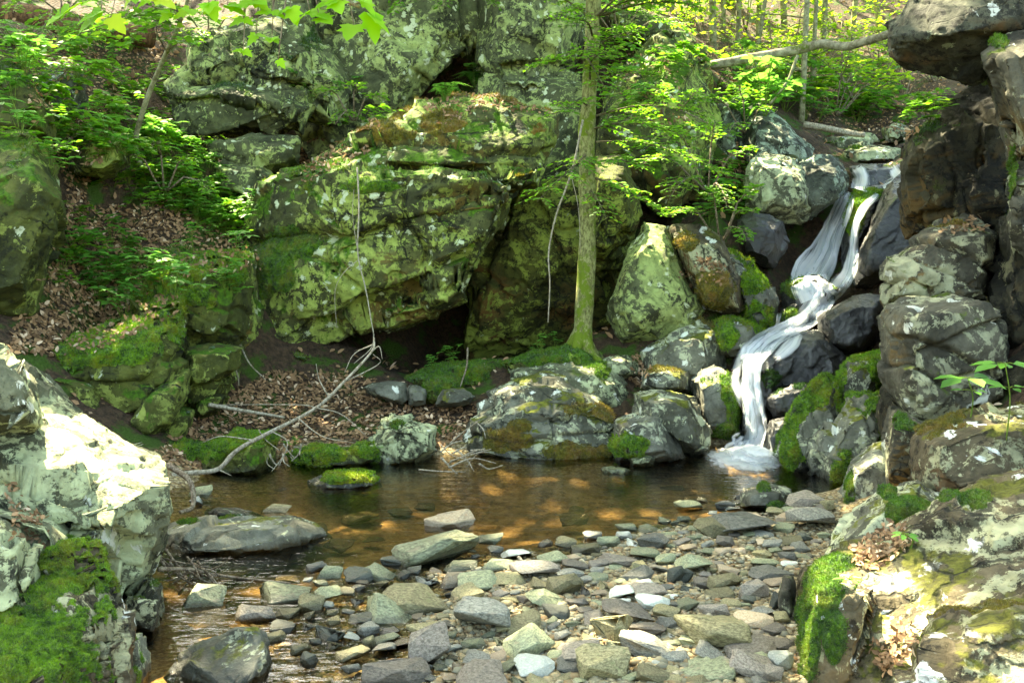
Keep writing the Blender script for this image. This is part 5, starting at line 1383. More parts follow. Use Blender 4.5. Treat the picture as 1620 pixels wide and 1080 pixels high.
for poly, n in LIT:
    pp = []; nn = []
    for x, y in bary(poly, n):
        h = cast(x, y)
        if h and h[1][2] > .35 and h[2].name.split('.')[0] != 'stone' and not (n > 5000 and h[2].name.startswith(('boulder', 'moss'))): pp.append(h[0]); nn.append(h[1])
    if pp:
        pp = np.array(pp); nn = np.array(nn)
        dd = pp[:, 1]
        frame_leaves(b, pp, nn, np.where(dd < 6, .028, .048) * RNG.uniform(.6, 1.3, len(pp)), 'oval', .9, .012)
# forest floor everywhere beyond the photo's own patches
n = 9000
Yr = RNG.uniform(8.5, 30, n); Xr = RNG.uniform(-1, 1, n) * (4 + Yr * .6)
Xr = np.r_[Xr, RNG.uniform(2.6, 8, 2600), -RNG.uniform(3.0, 8, 2000)]; Yr = np.r_[Yr, RNG.uniform(1, 9, 4600)]; n = len(Xr)
zt = terr_z(Xr, Yr); pp = np.c_[Xr, Yr, zt + .01]
frame_leaves(b, pp, np.tile([0, -.4, .9], (n, 1)), np.where(Yr < 9, .055, .09) * RNG.uniform(.6, 1.3, n), 'oval', 1.0)
tag(link('leaf_litter', b.mesh('leaf_litter', M['litter'])), 'brown dead leaves carpeting the banks and ledges', None, kind='stuff')

# ---- understory plants
def plant_proto(seed, kind):
    r = np.random.default_rng(seed); L = Buf(); T = Buf()
    if kind == 'herb':
        for s in range(r.integers(5, 9)):
            a = r.uniform(0, 6.28); hgt = r.uniform(.10, .30); out = r.uniform(.04, .2)
            top = np.array([math.cos(a) * out, math.sin(a) * out, hgt])
            st = spline([(0, 0, -.02), top * .5 + [0, 0, hgt * .2], top], 5); tube(T, st, .0022, 4)
            k = r.integers(4, 7); aa = r.uniform(0, 6.28) + np.arange(k) / k * 6.28
            D = np.c_[np.cos(aa), np.sin(aa), r.uniform(-.25, .15, k)]
            N = np.tile([0, 0, 1.0], (k, 1)) + r.normal(size=(k, 3)) * .2
            leaves(L, np.tile(top, (k, 1)), D, N, r.uniform(.05, .10, k), 'oval', r.random(k))
            k = 3; aa = r.uniform(0, 6.28, k)
            D = np.c_[np.cos(aa), np.sin(aa), r.uniform(-.2, .2, k)]
            leaves(L, st[2] + np.zeros((k, 3)), D, np.tile([0, 0, 1.0], (k, 1)), r.uniform(.03, .06, k), 'oval', r.random(k))
    elif kind == 'trail':
        for s in range(r.integers(4, 7)):
            a = r.uniform(0, 6.28); ln = r.uniform(.2, .45)
            p = spline([(0, 0, 0), (math.cos(a) * ln * .5, math.sin(a) * ln * .5, .14), (math.cos(a) * ln, math.sin(a) * ln, .06)], 9); tube(T, p, .002, 4)
            for i in range(1, 9):
                k = 3; aa = a + np.array([1.2, -1.2, 0]) + r.normal(size=3) * .3
                D = np.c_[np.cos(aa), np.sin(aa), r.uniform(-.2, .1, k)]
                leaves(L, p[i] + np.zeros((k, 3)), D, np.tile([0, 0, 1.0], (k, 1)) + r.normal(size=(k, 3)) * .25, r.uniform(.035, .07, k), 'round', r.random(k))
    elif kind == 'fern':
        for s in range(r.integers(8, 12)):
            a = r.uniform(0, 6.28); ln = r.uniform(.25, .45)
            p = spline([(0, 0, 0), (math.cos(a) * ln * .4, math.sin(a) * ln * .4, ln * .6), (math.cos(a) * ln, math.sin(a) * ln, ln * .45)], 22); tube(T, p, .0018, 4)
            tgv = np.gradient(p, axis=0); side = np.cross(tgv, [0, 0, 1.0]); side /= np.linalg.norm(side, axis=1)[:, None] + 1e-9
            wd = np.sin(np.linspace(.35, 3.0, 22)) * .085
            for sg in (1, -1):
                leaves(L, p, side * sg + tgv * 8, np.tile([0, 0, 1.0], (22, 1)) + r.normal(size=(22, 3)) * .1, wd, 'narrow', r.random(22))
    lm = L.mesh('foliage', M['leaf_cool'] if kind != 'trail' else M['leaf']); tm = T.mesh('stem', M['stem'])
    return lm, tm
PP = {'herb': [plant_proto(s, 'herb') for s in range(5)], 'trail': [plant_proto(10 + s, 'trail') for s in range(4)], 'fern': [plant_proto(20 + s, 'fern') for s in range(3)]}
PN = {'herb': 'leafy_seedling', 'trail': 'trailing_plant', 'fern': 'fern'}
def plant(kind, loc, sc, label, group, rz=None, tilt=None):
    lm, tm = PP[kind][int(RNG.integers(0, len(PP[kind])))]
    e = empty(PN[kind], loc, label, {'herb': 'seedling', 'trail': 'trailing plant', 'fern': 'fern'}[kind], group)
    e.scale = (sc, sc, sc); e.rotation_euler = (RNG.uniform(-.2, .2) if tilt is None else tilt, RNG.uniform(-.2, .2), RNG.uniform(0, 6.28))
    link('foliage', lm, e); link('stem', tm, e)
    return e
PLANTS = [
 ([(215, 180), (330, 225), (400, 320), (395, 375), (330, 380), (240, 330), (120, 270), (110, 220)], 90, ('herb', 'trail'), 1.1, 'bright green seedling on the leafy slope below the blocky cliff', 'seedlings on the upper left slope'),
 ([(100, 390), (170, 380), (290, 430), (285, 500), (170, 520), (130, 450)], 30, ('herb',), 1.0, 'broad leaved green seedling on the litter of the mossy ledge', 'seedlings above the mossy ledge'),
 ([(0, 60), (140, 70), (140, 170), (60, 240), (0, 200)], 30, ('herb', 'trail'), 1.2, 'green seedling crowding the mossy rocks at the upper left edge', 'seedlings at the upper left edge'),
 ([(150, 60), (290, 80), (280, 180), (170, 180)], 16, ('herb', 'trail'), 1.1, 'green seedling in brown leaves left of the blocky cliff', 'seedlings left of the blocky cliff'),
 ([(470, 160), (595, 130), (600, 215), (480, 235)], 13, ('herb', 'trail'), 1.1, 'green leafy plant in the cleft between blocky cliff and central outcrop', 'plants in the cleft'),
 ([(1000, 210), (1160, 190), (1190, 330), (1180, 400), (1080, 350)], 18, ('trail', 'herb'), 1.3, 'green leafy plant on the bank left of the upper fall', 'plants left of the upper fall'),
 ([(1110, 110), (1400, 100), (1420, 200), (1250, 195), (1120, 160)], 34, ('herb', 'trail', 'herb'), 1.8, 'green undergrowth plant on the far slope above the waterfall', 'undergrowth above the waterfall'),
 ([(950, 60), (1060, 90), (1060, 200), (960, 200)], 12, ('herb', 'trail'), 1.3, 'green leafy plant on the rock shoulder behind the thin tree', 'plants on the rock shoulder'),
 ([(650, 575), (760, 575), (750, 610), (660, 610)], 5, ('herb',), .65, 'small seedling on the moss mounds before the dark hollow', 'seedlings on the moss mounds'),
 ([(835, 545), (885, 545), (885, 570), (835, 565)], 3, ('herb',), .55, 'small seedling in the moss left of the thin tree base', 'seedlings at the tree base'),
 ([(345, 440), (390, 440), (390, 480), (350, 480)], 3, ('herb',), .8, 'seedling hanging at the right corner of the mossy ledge', 'seedlings at the ledge corner'),
 ([(1440, 150), (1510, 150), (1500, 190), (1430, 210)], 6, ('trail',), 1.3, 'green plant beside the dark rock wall above the fall', 'plants by the dark rock wall'),
 ([(440, 690), (620, 690), (600, 720), (450, 720)], 5, ('herb',), .35, 'tiny seedling on the mossy left pool bank', 'tiny seedlings on the pool bank'),
 ([(60, 380), (130, 330), (150, 420), (60, 500)], 12, ('herb', 'trail'), .9, '', 'seedlings between the far left boulder and the ledge'),
 ([(250, 320), (400, 370), (400, 430), (300, 420)], 12, ('herb',), .8, '', 'seedlings at the top of the ledge'),
 ([(60, 200), (130, 200), (100, 300), (60, 260)], 6, ('herb',), 1.0, 'seedling beside the large mossy boulder at the far left', 'seedlings beside the far left boulder'),
]
for poly, n, kinds, sc, lab, grp in PLANTS:
    for x, y in bary(poly, n):
        h = cast(x, y)
        if not h or h[1][2] < .1: continue
        kd = kinds[int(RNG.integers(0, len(kinds)))]; ss = RNG.uniform(.75, 1.25)
        o = plant(kd, h[0] - h[1] * .01, sc * ss, None, grp)
        AUTO.append((o, ('small ' if ss < .9 else 'tall ' if ss > 1.1 else 'green ') + {'herb': 'seedling', 'trail': 'trailing plant'}[kd], x, y, 'bank'))
for x, y, sc, lab in [(752, 128, 1.0, 'feathery fern on top of the central outcrop'), (705, 148, .7, 'bright low fern left of the feathery one on the central outcrop'), (115, 75, 1.2, 'fern among seedlings under the rotten log at upper left'), (1180, 180, 1.0, 'fern tuft at the top of the grey-green slab')]:
    h = cast(x, y + 12)
    if h: plant('fern', h[0], sc, lab, None)

# ------------------------------------------------------------------ trees
def spray(L, T, start, dirv, length, ntw=9, ls=.05, shape='oval', r0=.008, droop=.15, dens=1.0, flat=.25, tw=.45):
    d = np.array(dirv, float); d /= np.linalg.norm(d)
    side = np.cross(d, [0, 0, 1.0]); side /= np.linalg.norm(side) + 1e-9
    w1 = RNG.uniform(-.12, .12)
    mp = spline([start, start + d * length * .4 + side * w1 * length + [0, 0, .05 * length], start + d * length * .75 + side * w1 * length * .6, start + d * length + [0, 0, -droop * length]], 16)
    tube(T, mp, np.linspace(r0, r0 * .25, 16), 5)
    C = []; D = []
    ls = ls * RNG.uniform(.85, 1.2)
    for i in range(ntw):
        t = .15 + .85 * (i + .5) / ntw
        p = mp[min(15, int(t * 15))]
        for sg in (1, -1):
            ln = length * tw * (1 - t * .6) * RNG.uniform(.6, 1.1)
            dd = d * .6 + side * sg * .85 + np.array([0, 0, RNG.uniform(-flat, flat)]); dd /= np.linalg.norm(dd)
            q = np.array([p, p + dd * ln * .5 + [0, 0, .02 * ln], p + dd * ln + [0, 0, -droop * ln]])
            qs = spline(q, 6); tube(T, qs, np.linspace(r0 * .3, r0 * .12, 6), 4)
            k = max(2, int(ln / (ls * .42) * dens))
            ss = np.cross(dd, [0, 0, 1.0])
            for j in range(k):
                u = (j + 1) / k; c = qs[min(5, int(u * 5))] + (dd * ln * (RNG.uniform(-.05, .05)))
                C.append(c); D.append(dd * .7 + ss * (1 if j % 2 else -1) * .8 + np.array([0, 0, RNG.uniform(-.3, .1)]))
    C = np.array(C); D = np.array(D)
    N = np.tile([0, 0, 1.0], (len(C), 1)) + RNG.normal(size=(len(C), 3)) * flat
    leaves(L, C, D, N, ls * RNG.uniform(.65, 1.2, len(C)), shape)
# the thin tree by the pool
tb = P(918, 572, 9.0)
root = empty('tree', tb, 'thin mossy barked tree standing on the bank before the central hollow', 'tree')
T = Buf()
tr_pts = spline([P(920, 578, 9.0), P(921, 540, 9.0), P(926, 450, 9.02), P(930, 340, 9.05), P(928, 220, 9.1), P(936, 100, 9.15), P(940, 0, 9.2), P(950, -260, 9.4), P(985, -600, 9.6), P(1000, -900, 9.7)], 60)
w = np.interp(np.linspace(0, 1, 60), [0, .05, .15, .4, .7, 1], [.140, .100, .084, .072, .060, .03])
b = Buf(); tube(b, tr_pts, w, 20)
for a in np.linspace(0, 6.28, 6)[:-1] + .5:
    e = tb + np.array([math.cos(a) * .32, math.sin(a) * .3, -.05])
    tube(b, spline([tb + [0, 0, .28], tb + np.array([math.cos(a) * .13, math.sin(a) * .13, .08]), e], 8), np.linspace(.07, .025, 8), 8)
me = b.mesh('trunk', M['bark'], True, tb)
V, N = get_np(me)
V += N * (.012 * fbm((V + tb) * np.array([9, 9, 3]), 3) + .01 * perlin(V * 3))[:, None]
me.vertices.foreach_set('co', V.astype(np.float32).ravel()); me.update()
link('trunk', me, root)
L = Buf(); T = Buf()
def tp_at(py):
    i = int(np.argmin([abs(proj(p)[1] - py) for p in tr_pts])); return tr_pts[i]
for py0, ex, ey, eY, n in [(95, 850, 95, 8.7, 9), (90, 1010, 40, 8.6, 10), (60, 880, 20, 8.5, 8), (130, 1040, 110, 8.8, 9), (160, 880, 170, 8.5, 7), (250, 850, 305, 8.4, 9), (255, 1020, 255, 8.6, 10), (280, 1050, 330, 8.7, 8),
                            (200, 1080, 200, 8.7, 11), (230, 1150, 260, 9.0, 12), (190, 1120, 170, 9.1, 10), (30, 1060, -10, 9.0, 10), (20, 820, -40, 9.0, 9), (-40, 1000, -60, 8.6, 9), (300, 960, 340, 8.6, 6), (140, 960, 70, 8.3, 8), (70, 960, 130, 8.4, 7)]:
    s = tp_at(py0); e = P(ex, ey, eY); ln = np.linalg.norm(e - s)
    L1 = Buf(); T1 = Buf(); spray(L1, T1, s, e - s, ln, n, .052, 'oval', .011, .08, 1.3, .3)
    br = link('branch', T1.mesh('branch', M['bark_dark'], False, tb), root); link('leaves', L1.mesh('leaves', M['leaf'], False, tb), br)
for k in range(26):     # crown above the frame
    i = int(RNG.integers(38, 60)); a = RNG.uniform(0, 6.28)
    spray(L, T, tr_pts[i], (math.cos(a), math.sin(a), .15), RNG.uniform(.9, 1.7), 8, .08, 'oval', .012, .1, .8, .4)
link('crown', L.mesh('crown', M['leaf'], False, tb), root); link('limb', T.mesh('limb', M['bark_dark'], False, tb), root)

# shrub spreading on the bank between tree and fall
def shrub(name, base, ends, ls, lab, mat='leaf', n=9, cat='shrub', r0=.009, stem='twig', group=None, shape='oval', dens=1.2):
    e_ = empty(name, base, lab, cat, group); L = Buf(); T = Buf()
    for e in ends:
        e = np.array(e); s = base + (e - base) * .12 * np.array([1, 1, .5])
        mid = base + (e - base) * .45 + np.array([0, 0, .12])
        tube(T, spline([base, s, mid], 8), np.linspace(r0 * 1.4, r0, 8), 5)
        spray(L, T, mid, e - mid, np.linalg.norm(e - mid), n, ls, shape, r0, .12, dens, .3)
    link('foliage', L.mesh('foliage', M[mat], False, base), e_); link('stem', T.mesh('stem', M[stem], False, base), e_)
    return e_
for (bx, by, bY), ends, lab in [((1120, 300, 10.6), [(1010, 250, 9.6), (1050, 200, 9.8), (1130, 190, 10.0), (1190, 230, 10.2), (1060, 300, 9.6), (1150, 320, 9.8)], 'spreading bright shrub between the thin tree and the round pale boulder'),
                           ((1140, 380, 9.9), [(1060, 330, 9.2), (1190, 330, 9.4), (1120, 300, 9.3), (1180, 375, 9.3), (1200, 290, 9.5)], 'low shrub hanging over the rust mossed rock beside the fall'),
                           ((1060, 230, 11.3), [(990, 180, 10.4), (1030, 130, 10.6), (1100, 140, 10.8), (1120, 200, 10.6)], 'shrub on top of the rounded rock shoulder'),
                           ((560, 190, 11.2), [(500, 140, 10.7), (560, 130, 10.6), (600, 150, 10.7), (530, 190, 10.5)], 'small shrub growing from the cleft left of the central outcrop'),
                           ((60, 200, 9.8), [(-10, 120, 9.0), (40, 90, 9.2), (110, 100, 9.4), (60, 160, 9.2), (110, 170, 9.3)], 'leafy shrub over the mossy rocks at the upper left edge')]:
    base = P(bx, by, bY)
    shrub('shrub', base, [P(*e) for e in ends], .055, lab)
for (bx, by, bY), ends, lab in [((330, 60, 11.8), [(260, 20, 11.0), (330, 10, 11.2), (390, 30, 11.2), (300, 60, 11.0)], 'leafy shrub on top of the blocky cliff'),
                           ((100, 20, 12.0), [(20, 10, 11.0), (90, -10, 11.2), (160, 10, 11.0), (60, 50, 10.8), (140, 60, 10.8)], 'leafy shrub in front of the rotten log at top left'),
                           ((700, -10, 12.6), [(620, 10, 12.0), (700, 5, 12.0), (780, 0, 12.0)], 'shrub on the brink of the pale cliff'),
                           ((980, 60, 12.4), [(900, 10, 11.6), (960, 0, 11.6), (1040, 10, 11.6), (1090, 40, 11.6), (1000, 60, 11.4)], 'shrub behind the thin tree trunk at the top'),
                           ((30, 330, 8.9), [(-30, 180, 8.0), (40, 200, 8.0), (90, 220, 8.2)], 'ferny shrub crowning the far left boulder'),
                           ((260, 300, 9.9), [(190, 240, 9.4), (250, 220, 9.5), (310, 250, 9.6), (330, 300, 9.5)], 'low shrub beside the curved sapling'),
                           ((1180, 210, 12.0), [(1110, 150, 11.2), (1170, 130, 11.4), (1220, 170, 11.5), (1150, 210, 11.2)], 'shrub on the grey-green slab')]:
    base = P(bx, by, bY)
    shrub('shrub', base, [P(*e) for e in ends], .06, lab)
# sapling with curved stem, upper left
root = empty('sapling', P(215, 262, 10.2), 'slender curved sapling rising from the left slope', 'sapling')
b = Buf(); sp_ = spline([P(222, 262, 10.2), P(214, 225, 10.1), P(228, 170, 9.9), P(243, 130, 9.8), P(265, 80, 9.6), P(285, 35, 9.4), P(302, -20, 9.2), P(330, -160, 9.0)], 40)
tube(b, sp_, np.linspace(.030, .014, 40), 8); L = Buf(); T = Buf()
for k in range(9):
    i = int(RNG.integers(22, 40)); a = RNG.uniform(0, 6.28)
    spray(L, T, sp_[i], (math.cos(a), math.sin(a) * .6, .1), RNG.uniform(.4, .9), 6, .07, 'maple', .006, .1, .5, .3)
for (x, y) in [(60, 70), (200, 62), (160, 40), (290, 60), (250, 20), (330, 30)]:
    e = P(x, y, 9.0); s = sp_[30]; spray(L, T, s, e - s, np.linalg.norm(e - s), 7, .07, 'maple', .006, .1, .5, .2)
link('trunk', b.mesh('trunk', M['bark_far'], True, P(215, 262, 10.2)), root)
link('crown', L.mesh('crown', M['leaf'], False, P(215, 262, 10.2)), root); link('branch', T.mesh('branch', M['bark_dark'], False, P(215, 262, 10.2)), root)
# maple whose low limb hangs into the top left of the view
mb = np.array([-4.6, 2.6, float(terr_z(-4.6, 2.6)[0])])
root = empty('maple_tree', mb, 'maple with large bright leaves reaching into the top left of the view', 'tree')
b = Buf(); tube(b, spline([mb, mb + [0, 0, 3], mb + [.3, .3, 7], mb + [.2, .8, 11]], 30), np.linspace(.2, .06, 30), 14); link('trunk', b.mesh('trunk', M['bark'], True, mb), root)
L = Buf(); T = Buf(); s0 = mb + [0, 0, 3.0]
limb = spline([s0, P(-200, -60, 3.6), P(60, -50, 3.9), P(300, -45, 3.9), P(480, -25, 3.8), P(570, 12, 3.8)], 40)
tube(T, limb, np.linspace(.05, .006, 40), 7)
def hang(x, y, Y, size, k=1):
    e = P(x, y, Y); i = int(np.argmin(np.linalg.norm(limb - (e + [0, 0, .15]), axis=1)))
    tube(T, spline([limb[i], (limb[i] + e) / 2 + [0, 0, .02], e], 6), np.linspace(.004, .0015, 6), 4)
    n = k
    a = RNG.uniform(0, 6.28, n)
    D = np.c_[np.cos(a) * .9, np.sin(a) * .3 - .3, RNG.uniform(-.7, -.1, n)]
    N = np.c_[RNG.normal(size=n) * .3, RNG.uniform(-.9, -.2, n), np.ones(n)]
    leaves(L, np.tile(e, (n, 1)), D, N, .85 * size * RNG.uniform(.8, 1.15, n), 'maple')
for x, y, s, k in [(130, 5, .11, 2), (160, 18, .13, 2), (175, 28, .12, 1), (95, 25, .10, 1), (110, 12, .1, 1), (245, -5, .11, 2), (330, 5, .10, 3), (360, 8, .1, 2), (400, 2, .1, 3), (430, 18, .08, 2), (385, 30, .07, 2), (405, 55, .07, 2), (460, 12, .09, 2), (490, 18, .11, 2), (505, 28, .11, 1), (560, 40, .11, 1), (585, 22, .12, 2), (570, -4, .11, 2), (530, 0, .1, 2), (430, 60, .06, 2), (385, 80, .06, 2), (440, 95, .06, 1), (300, 15, .08, 2), (270, 20, .08, 2), (210, -10, .1, 2)]:
    hang(x, y, 3.8, s, k)
for k in range(30):
    a = RNG.uniform(0, 6.28)
    spray(L, T, mb + [RNG.uniform(-.2, .4), RNG.uniform(0, .8), RNG.uniform(5, 11)], (math.cos(a), math.sin(a), .2), RNG.uniform(1, 2.0), 7, .12, 'maple', .012, .1, .5, .4)
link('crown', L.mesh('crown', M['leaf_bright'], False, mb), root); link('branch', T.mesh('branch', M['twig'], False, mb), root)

# slender background trees above the fall
BT = [(1128, 110, 16.0, .06, -8), (1143, 100, 18.5, .05, 6), (1165, 115, 16.5, .045, 20), (1190, 130, 15.0, .035, 40), (1198, 120, 19.0, .05, 10), (1268, 195, 14.0, .045, 22), (1282, 180, 14.8, .035, 20), (1300, 120, 18.0, .06, 5), (1240, 90, 21, .07, -10),
      (1345, 90, 20, .06, 12), (1392, 70, 22, .07, -6), (1060, 60, 18, .07, 5), (1090, 50, 21, .08, 0), (1440, 60, 20, .07, 8), (1010, 20, 19, .06, 8), (1220, 60, 25, .1, 0), (1320, 50, 26, .1, 5), (1380, 40, 28, .1, 0), (1150, 40, 27, .1, 3)]
for k, (x, y, Y, r, ln) in enumerate(BT):
    p0 = P(x, y, Y); p0[2] = float(terr_z(p0[0], p0[1])[0]) - .05
    H = RNG.uniform(5, 8) if r < .09 else 11
    lab = 'slender tree on the sunlit slope above the waterfall'
    root = empty('tree', p0, None, 'tree', 'slender trees on the far slope'); AUTO.append((root, 'slender tree' if r < .07 else 'thicker far tree', x, y, 'bank'))
    top = p0 + np.array([ln / 100 * 2.0 + RNG.uniform(-.3, .3), RNG.uniform(-.4, .6), H])
    tp_ = spline([p0, p0 + (top - p0) * .35 + RNG.normal(size=3) * [.08, .08, 0], p0 + (top - p0) * .7 + RNG.normal(size=3) * [.12, .12, 0], top], 24)
    b = Buf(); tube(b, tp_, np.linspace(r, r * .3, 24), 8); link('trunk', b.mesh('trunk', M['bark_far'], True, p0), root)
    L = Buf(); T = Buf()
    for j in range(26):
        i = int(RNG.integers(2, 24)); a = RNG.uniform(0, 6.28)
        spray(L, T, tp_[i], (math.cos(a), math.sin(a), .12), RNG.uniform(.8, 1.9), 7, .085 if Y < 17 else .12, 'oval', .012, .12, .62, .35)
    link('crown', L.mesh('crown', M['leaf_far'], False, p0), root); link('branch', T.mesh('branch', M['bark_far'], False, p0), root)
k = 0
for x, y, Y in [(1120, 80, 17), (1180, 60, 20), (1250, 100, 18), (1290, 140, 16), (1330, 60, 22), (1390, 110, 18), (1430, 130, 16), (1370, 170, 15), (1080, 60, 19), (1220, 150, 15.5), (960, 30, 18), (1000, 0, 22), (1480, 110, 17), (1150, 20, 25), (1250, 10, 28), (1350, 10, 28), (1420, 20, 26), (1240, 175, 14.5), (1320, 190, 14.6)]:
    base = P(x, y, Y); base[2] = float(terr_z(base[0], base[1])[0])
    ends = [base + np.array([math.cos(a) * RNG.uniform(.5, 1.1), math.sin(a) * RNG.uniform(.5, 1.0), RNG.uniform(.25, 1.1)]) for a in RNG.uniform(0, 6.28, 7)]
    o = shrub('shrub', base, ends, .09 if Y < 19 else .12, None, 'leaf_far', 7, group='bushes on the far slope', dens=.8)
    AUTO.append((o, 'leafy bush', x, y, 'bank'))

# ------------------------------------------------------------------ tall trees added to block the sun, crowns out of view
SPOTS = []  # chosen sun spots, each lit through a hole made in the added crowns
for sx_, sy_, sr_ in [(140, 700, .27), (60, 640, .10), (205, 715, .18), (1400, 960, .28), (1345, 1040, .20), (1440, 920, .06), (995, 985, .08), (1375, 880, .08), (1600, 60, .22), (1545, 30, .15), (1600, 200, .2), (1320, 207, .35), (1230, 280, .3), (1190, 620, .42), (1200, 700, .36), (1310, 390, .4), (1270, 510, .34), (1355, 380, .3),
                      (1335, 320, .2), (130, 15, .5), (1100, 400, .2), (470, 640, .16), (1590, 660, .10), (1380, 735, .08), (1040, 90, .4), (790, 200, .22), (340, 100, .25), (250, 480, .2), (1560, 1000, .10), (1045, 430, .14), (553, 752, .10),
                      (1240, 520, .2), (140, 300, .2), (700, 330, .18), (560, 60, .3), (300, 300, .2), (1400, 250, .3), (400, 230, .2)]:
    h_ = cast(sx_, sy_)
    if h_: SPOTS.append((h_[0], sr_))
for _ in range(85):
    sx_, sy_ = RNG.uniform(0, 1620), RNG.uniform(0, 1080)
    if sy_ > 735 or (sx_ > 1390 and sy_ > 330): continue
    h_ = cast(sx_, sy_)
    if h_ and h_[0][1] < 15: SPOTS.append((h_[0], RNG.uniform(.02, .11)))
CR = [((-9.5, 9.0), [(-9, 8.5), (-5.5, 8.5), (-2, 9), (-7, 11.5)]), ((-10, 15), [(-7, 14), (-3.5, 12.5), (-9, 16.5), (-5, 16)]), ((-1.5, 21), [(-2, 17.5), (.5, 13.5), (-1, 15), (2.5, 17)]), ((4.5, 22), [(4, 18), (3.5, 14), (6, 16)]), ((9, 8), [(6.5, 9.5), (7, 12), (3.5, 10.5)]),
      ((-8, 3), [(-6, 4.5), (-7, 1)]), ((7.5, 2), [(5.5, 3.5), (6.5, -.5)])]
for k, (tb2, cs) in enumerate(CR):
    z0 = float(terr_z(*tb2)[0]); p0 = np.array([tb2[0], tb2[1], z0])
    root = empty('added_canopy_tree', p0, ['unseen tall tree added on the left slope to shade the glen', 'unseen tall tree added high on the left slope for shade', 'unseen tall tree added on the ridge behind the cliff for shade', 'tall tree added on the ridge behind the waterfall for shade', 'unseen tall tree added on the right bank above the dark wall', 'unseen tall tree added at the near left bank', 'unseen tall tree added at the near right bank'][k], 'tree')
    b = Buf(); L = Buf(); hz = 12.5
    tube(b, spline([p0 - [0, 0, .2], p0 + [0, 0, 4], [p0[0] * .95, p0[1], hz - 3], [np.mean([c[0] for c in cs]) * .5 + p0[0] * .5, p0[1], hz]], 30), np.linspace(.3, .1, 30), 14)
    Tb = Buf()
    for c in cs:
        cc = np.array([c[0], c[1], hz + RNG.uniform(-1, 1)])
        st = np.array([p0[0] * .97, p0[1], hz - 3.5])
        tube(Tb, spline([st, (st + cc) / 2 + [0, 0, .8], cc], 14), np.linspace(.12, .03, 14), 7)
        n = 3200
        q = RNG.normal(size=(n, 3)); q /= np.linalg.norm(q, axis=1)[:, None]; q *= (RNG.random(n) ** .4)[:, None] * np.array([2.6, 2.6, 1.1])
        # clump the leaves
        q += .25 * np.sin(q[:, [1, 2, 0]] * 5)
        C = q + cc
        ok = np.ones(n, bool)
        for sp, r in SPOTS:  # leaves cut away along the sun ray to each chosen spot
            v = C - sp; t_ = v @ SUND; dist = np.linalg.norm(v - t_[:, None] * SUND, axis=1)
            ok &= ~((dist < r + .10) & (t_ > 0))
        C = C[ok]; m = len(C)
        leaves(L, C, rdir(m), np.tile([0, 0, 1.0], (m, 1)) + RNG.normal(size=(m, 3)) * .6, RNG.uniform(.16, .30, m), 'round')
    link('trunk', b.mesh('trunk', M['bark'], True, p0), root)
    link('limb', Tb.mesh('limb', M['bark'], True, p0), root)
    link('crown', L.mesh('crown', M['leaf_added_canopy'], False, p0), root)

# ------------------------------------------------------------------ logs, dead branches, twigs
def stick(name, pts, r0, r1, mat, lab, cat='branch', n=24, sides=8, side_twigs=(), group=None):
    p = spline([P(*a) for a in pts], n); base = p[0].copy()
    b = Buf(); tube(b, p, np.linspace(r0, r1, n), sides, jitter=.06)
    me = b.mesh(name, M[mat], True, base)
    o = tag(link(name, me, loc=base), lab, cat, group)
    for tw in side_twigs:
        q = spline([P(*a) for a in tw], 10); b2 = Buf(); tube(b2, q, np.linspace(r1 * .9, .002, 10), 5); link('twig', b2.mesh('twig', M[mat], True, base), o)
    return o
stick('fallen_branch', [(272, 752, 6.9), (300, 748, 6.95), (345, 742, 7.0), (375, 712, 7.05), (430, 682, 7.15), (500, 645, 7.3), (548, 600, 7.4), (588, 556, 7.5), (592, 535, 7.55)], .021, .007, 'deadwood', 'long pale dead branch leaning from the left pool edge up over the leaf bank', 'dead branch', 40, 10,
      [[(345, 742, 7.0), (366, 752, 6.95)], [(500, 645, 7.3), (470, 640, 7.3), (335, 640, 7.5)], [(545, 604, 7.4), (600, 575, 7.5), (590, 560, 7.5)], [(430, 682, 7.15), (455, 700, 7.1), (440, 740, 7.0)], [(588, 556, 7.5), (600, 548, 7.5), (605, 568, 7.5)], [(450, 720, 7.1), (430, 745, 7.0)], [(500, 645, 7.3), (540, 655, 7.2), (580, 690, 7.1)], [(470, 660, 7.2), (510, 690, 7.1), (560, 700, 7.0)], [(520, 628, 7.35), (505, 600, 7.4), (500, 575, 7.4)], [(400, 696, 7.1), (350, 690, 7.1), (320, 700, 7.1)], [(590, 545, 7.5), (560, 560, 7.5), (545, 590, 7.45)]])
stick('hanging_vine', [(565, 265, 9.1), (568, 330, 9.0), (566, 400, 8.9), (578, 455, 8.8), (586, 500, 8.7), (590, 545, 8.6), (560, 575, 8.6)], .008, .004, 'deadwood', 'thin dead vine hanging down the face of the central overhang', 'vine', 40, 6,
      [[(566, 412, 8.9), (545, 430, 8.8), (530, 460, 8.8), (533, 520, 8.7)], [(566, 400, 8.9), (558, 340, 8.9), (560, 300, 8.9)]])
stick('hanging_vine', [(922, 190, 8.85), (905, 270, 8.8), (880, 340, 8.7), (868, 400, 8.7), (870, 450, 8.7), (867, 510, 8.7)], .010, .005, 'deadwood', 'pale dead vine dangling left of the thin tree trunk', 'vine', 30, 6, [[(903, 275, 8.8), (915, 330, 8.8), (918, 400, 8.8)]])
stick('fallen_log', [(1125, 104, 12.6), (1200, 90, 12.4), (1260, 80, 12.2), (1300, 70, 12.0), (1335, 74, 11.8), (1368, 66, 11.5), (1420, 50, 11.0)], .06, .045, 'bark_log', 'bent fallen trunk crossing the slope toward the top right slab', 'log', 30, 12)
stick('fallen_log', [(1272, 198, 12.8), (1300, 202, 12.7), (1340, 210, 12.6), (1368, 214, 12.5)], .045, .035, 'deadwood', 'short sunlit log at the head of the waterfall', 'log', 16, 10)
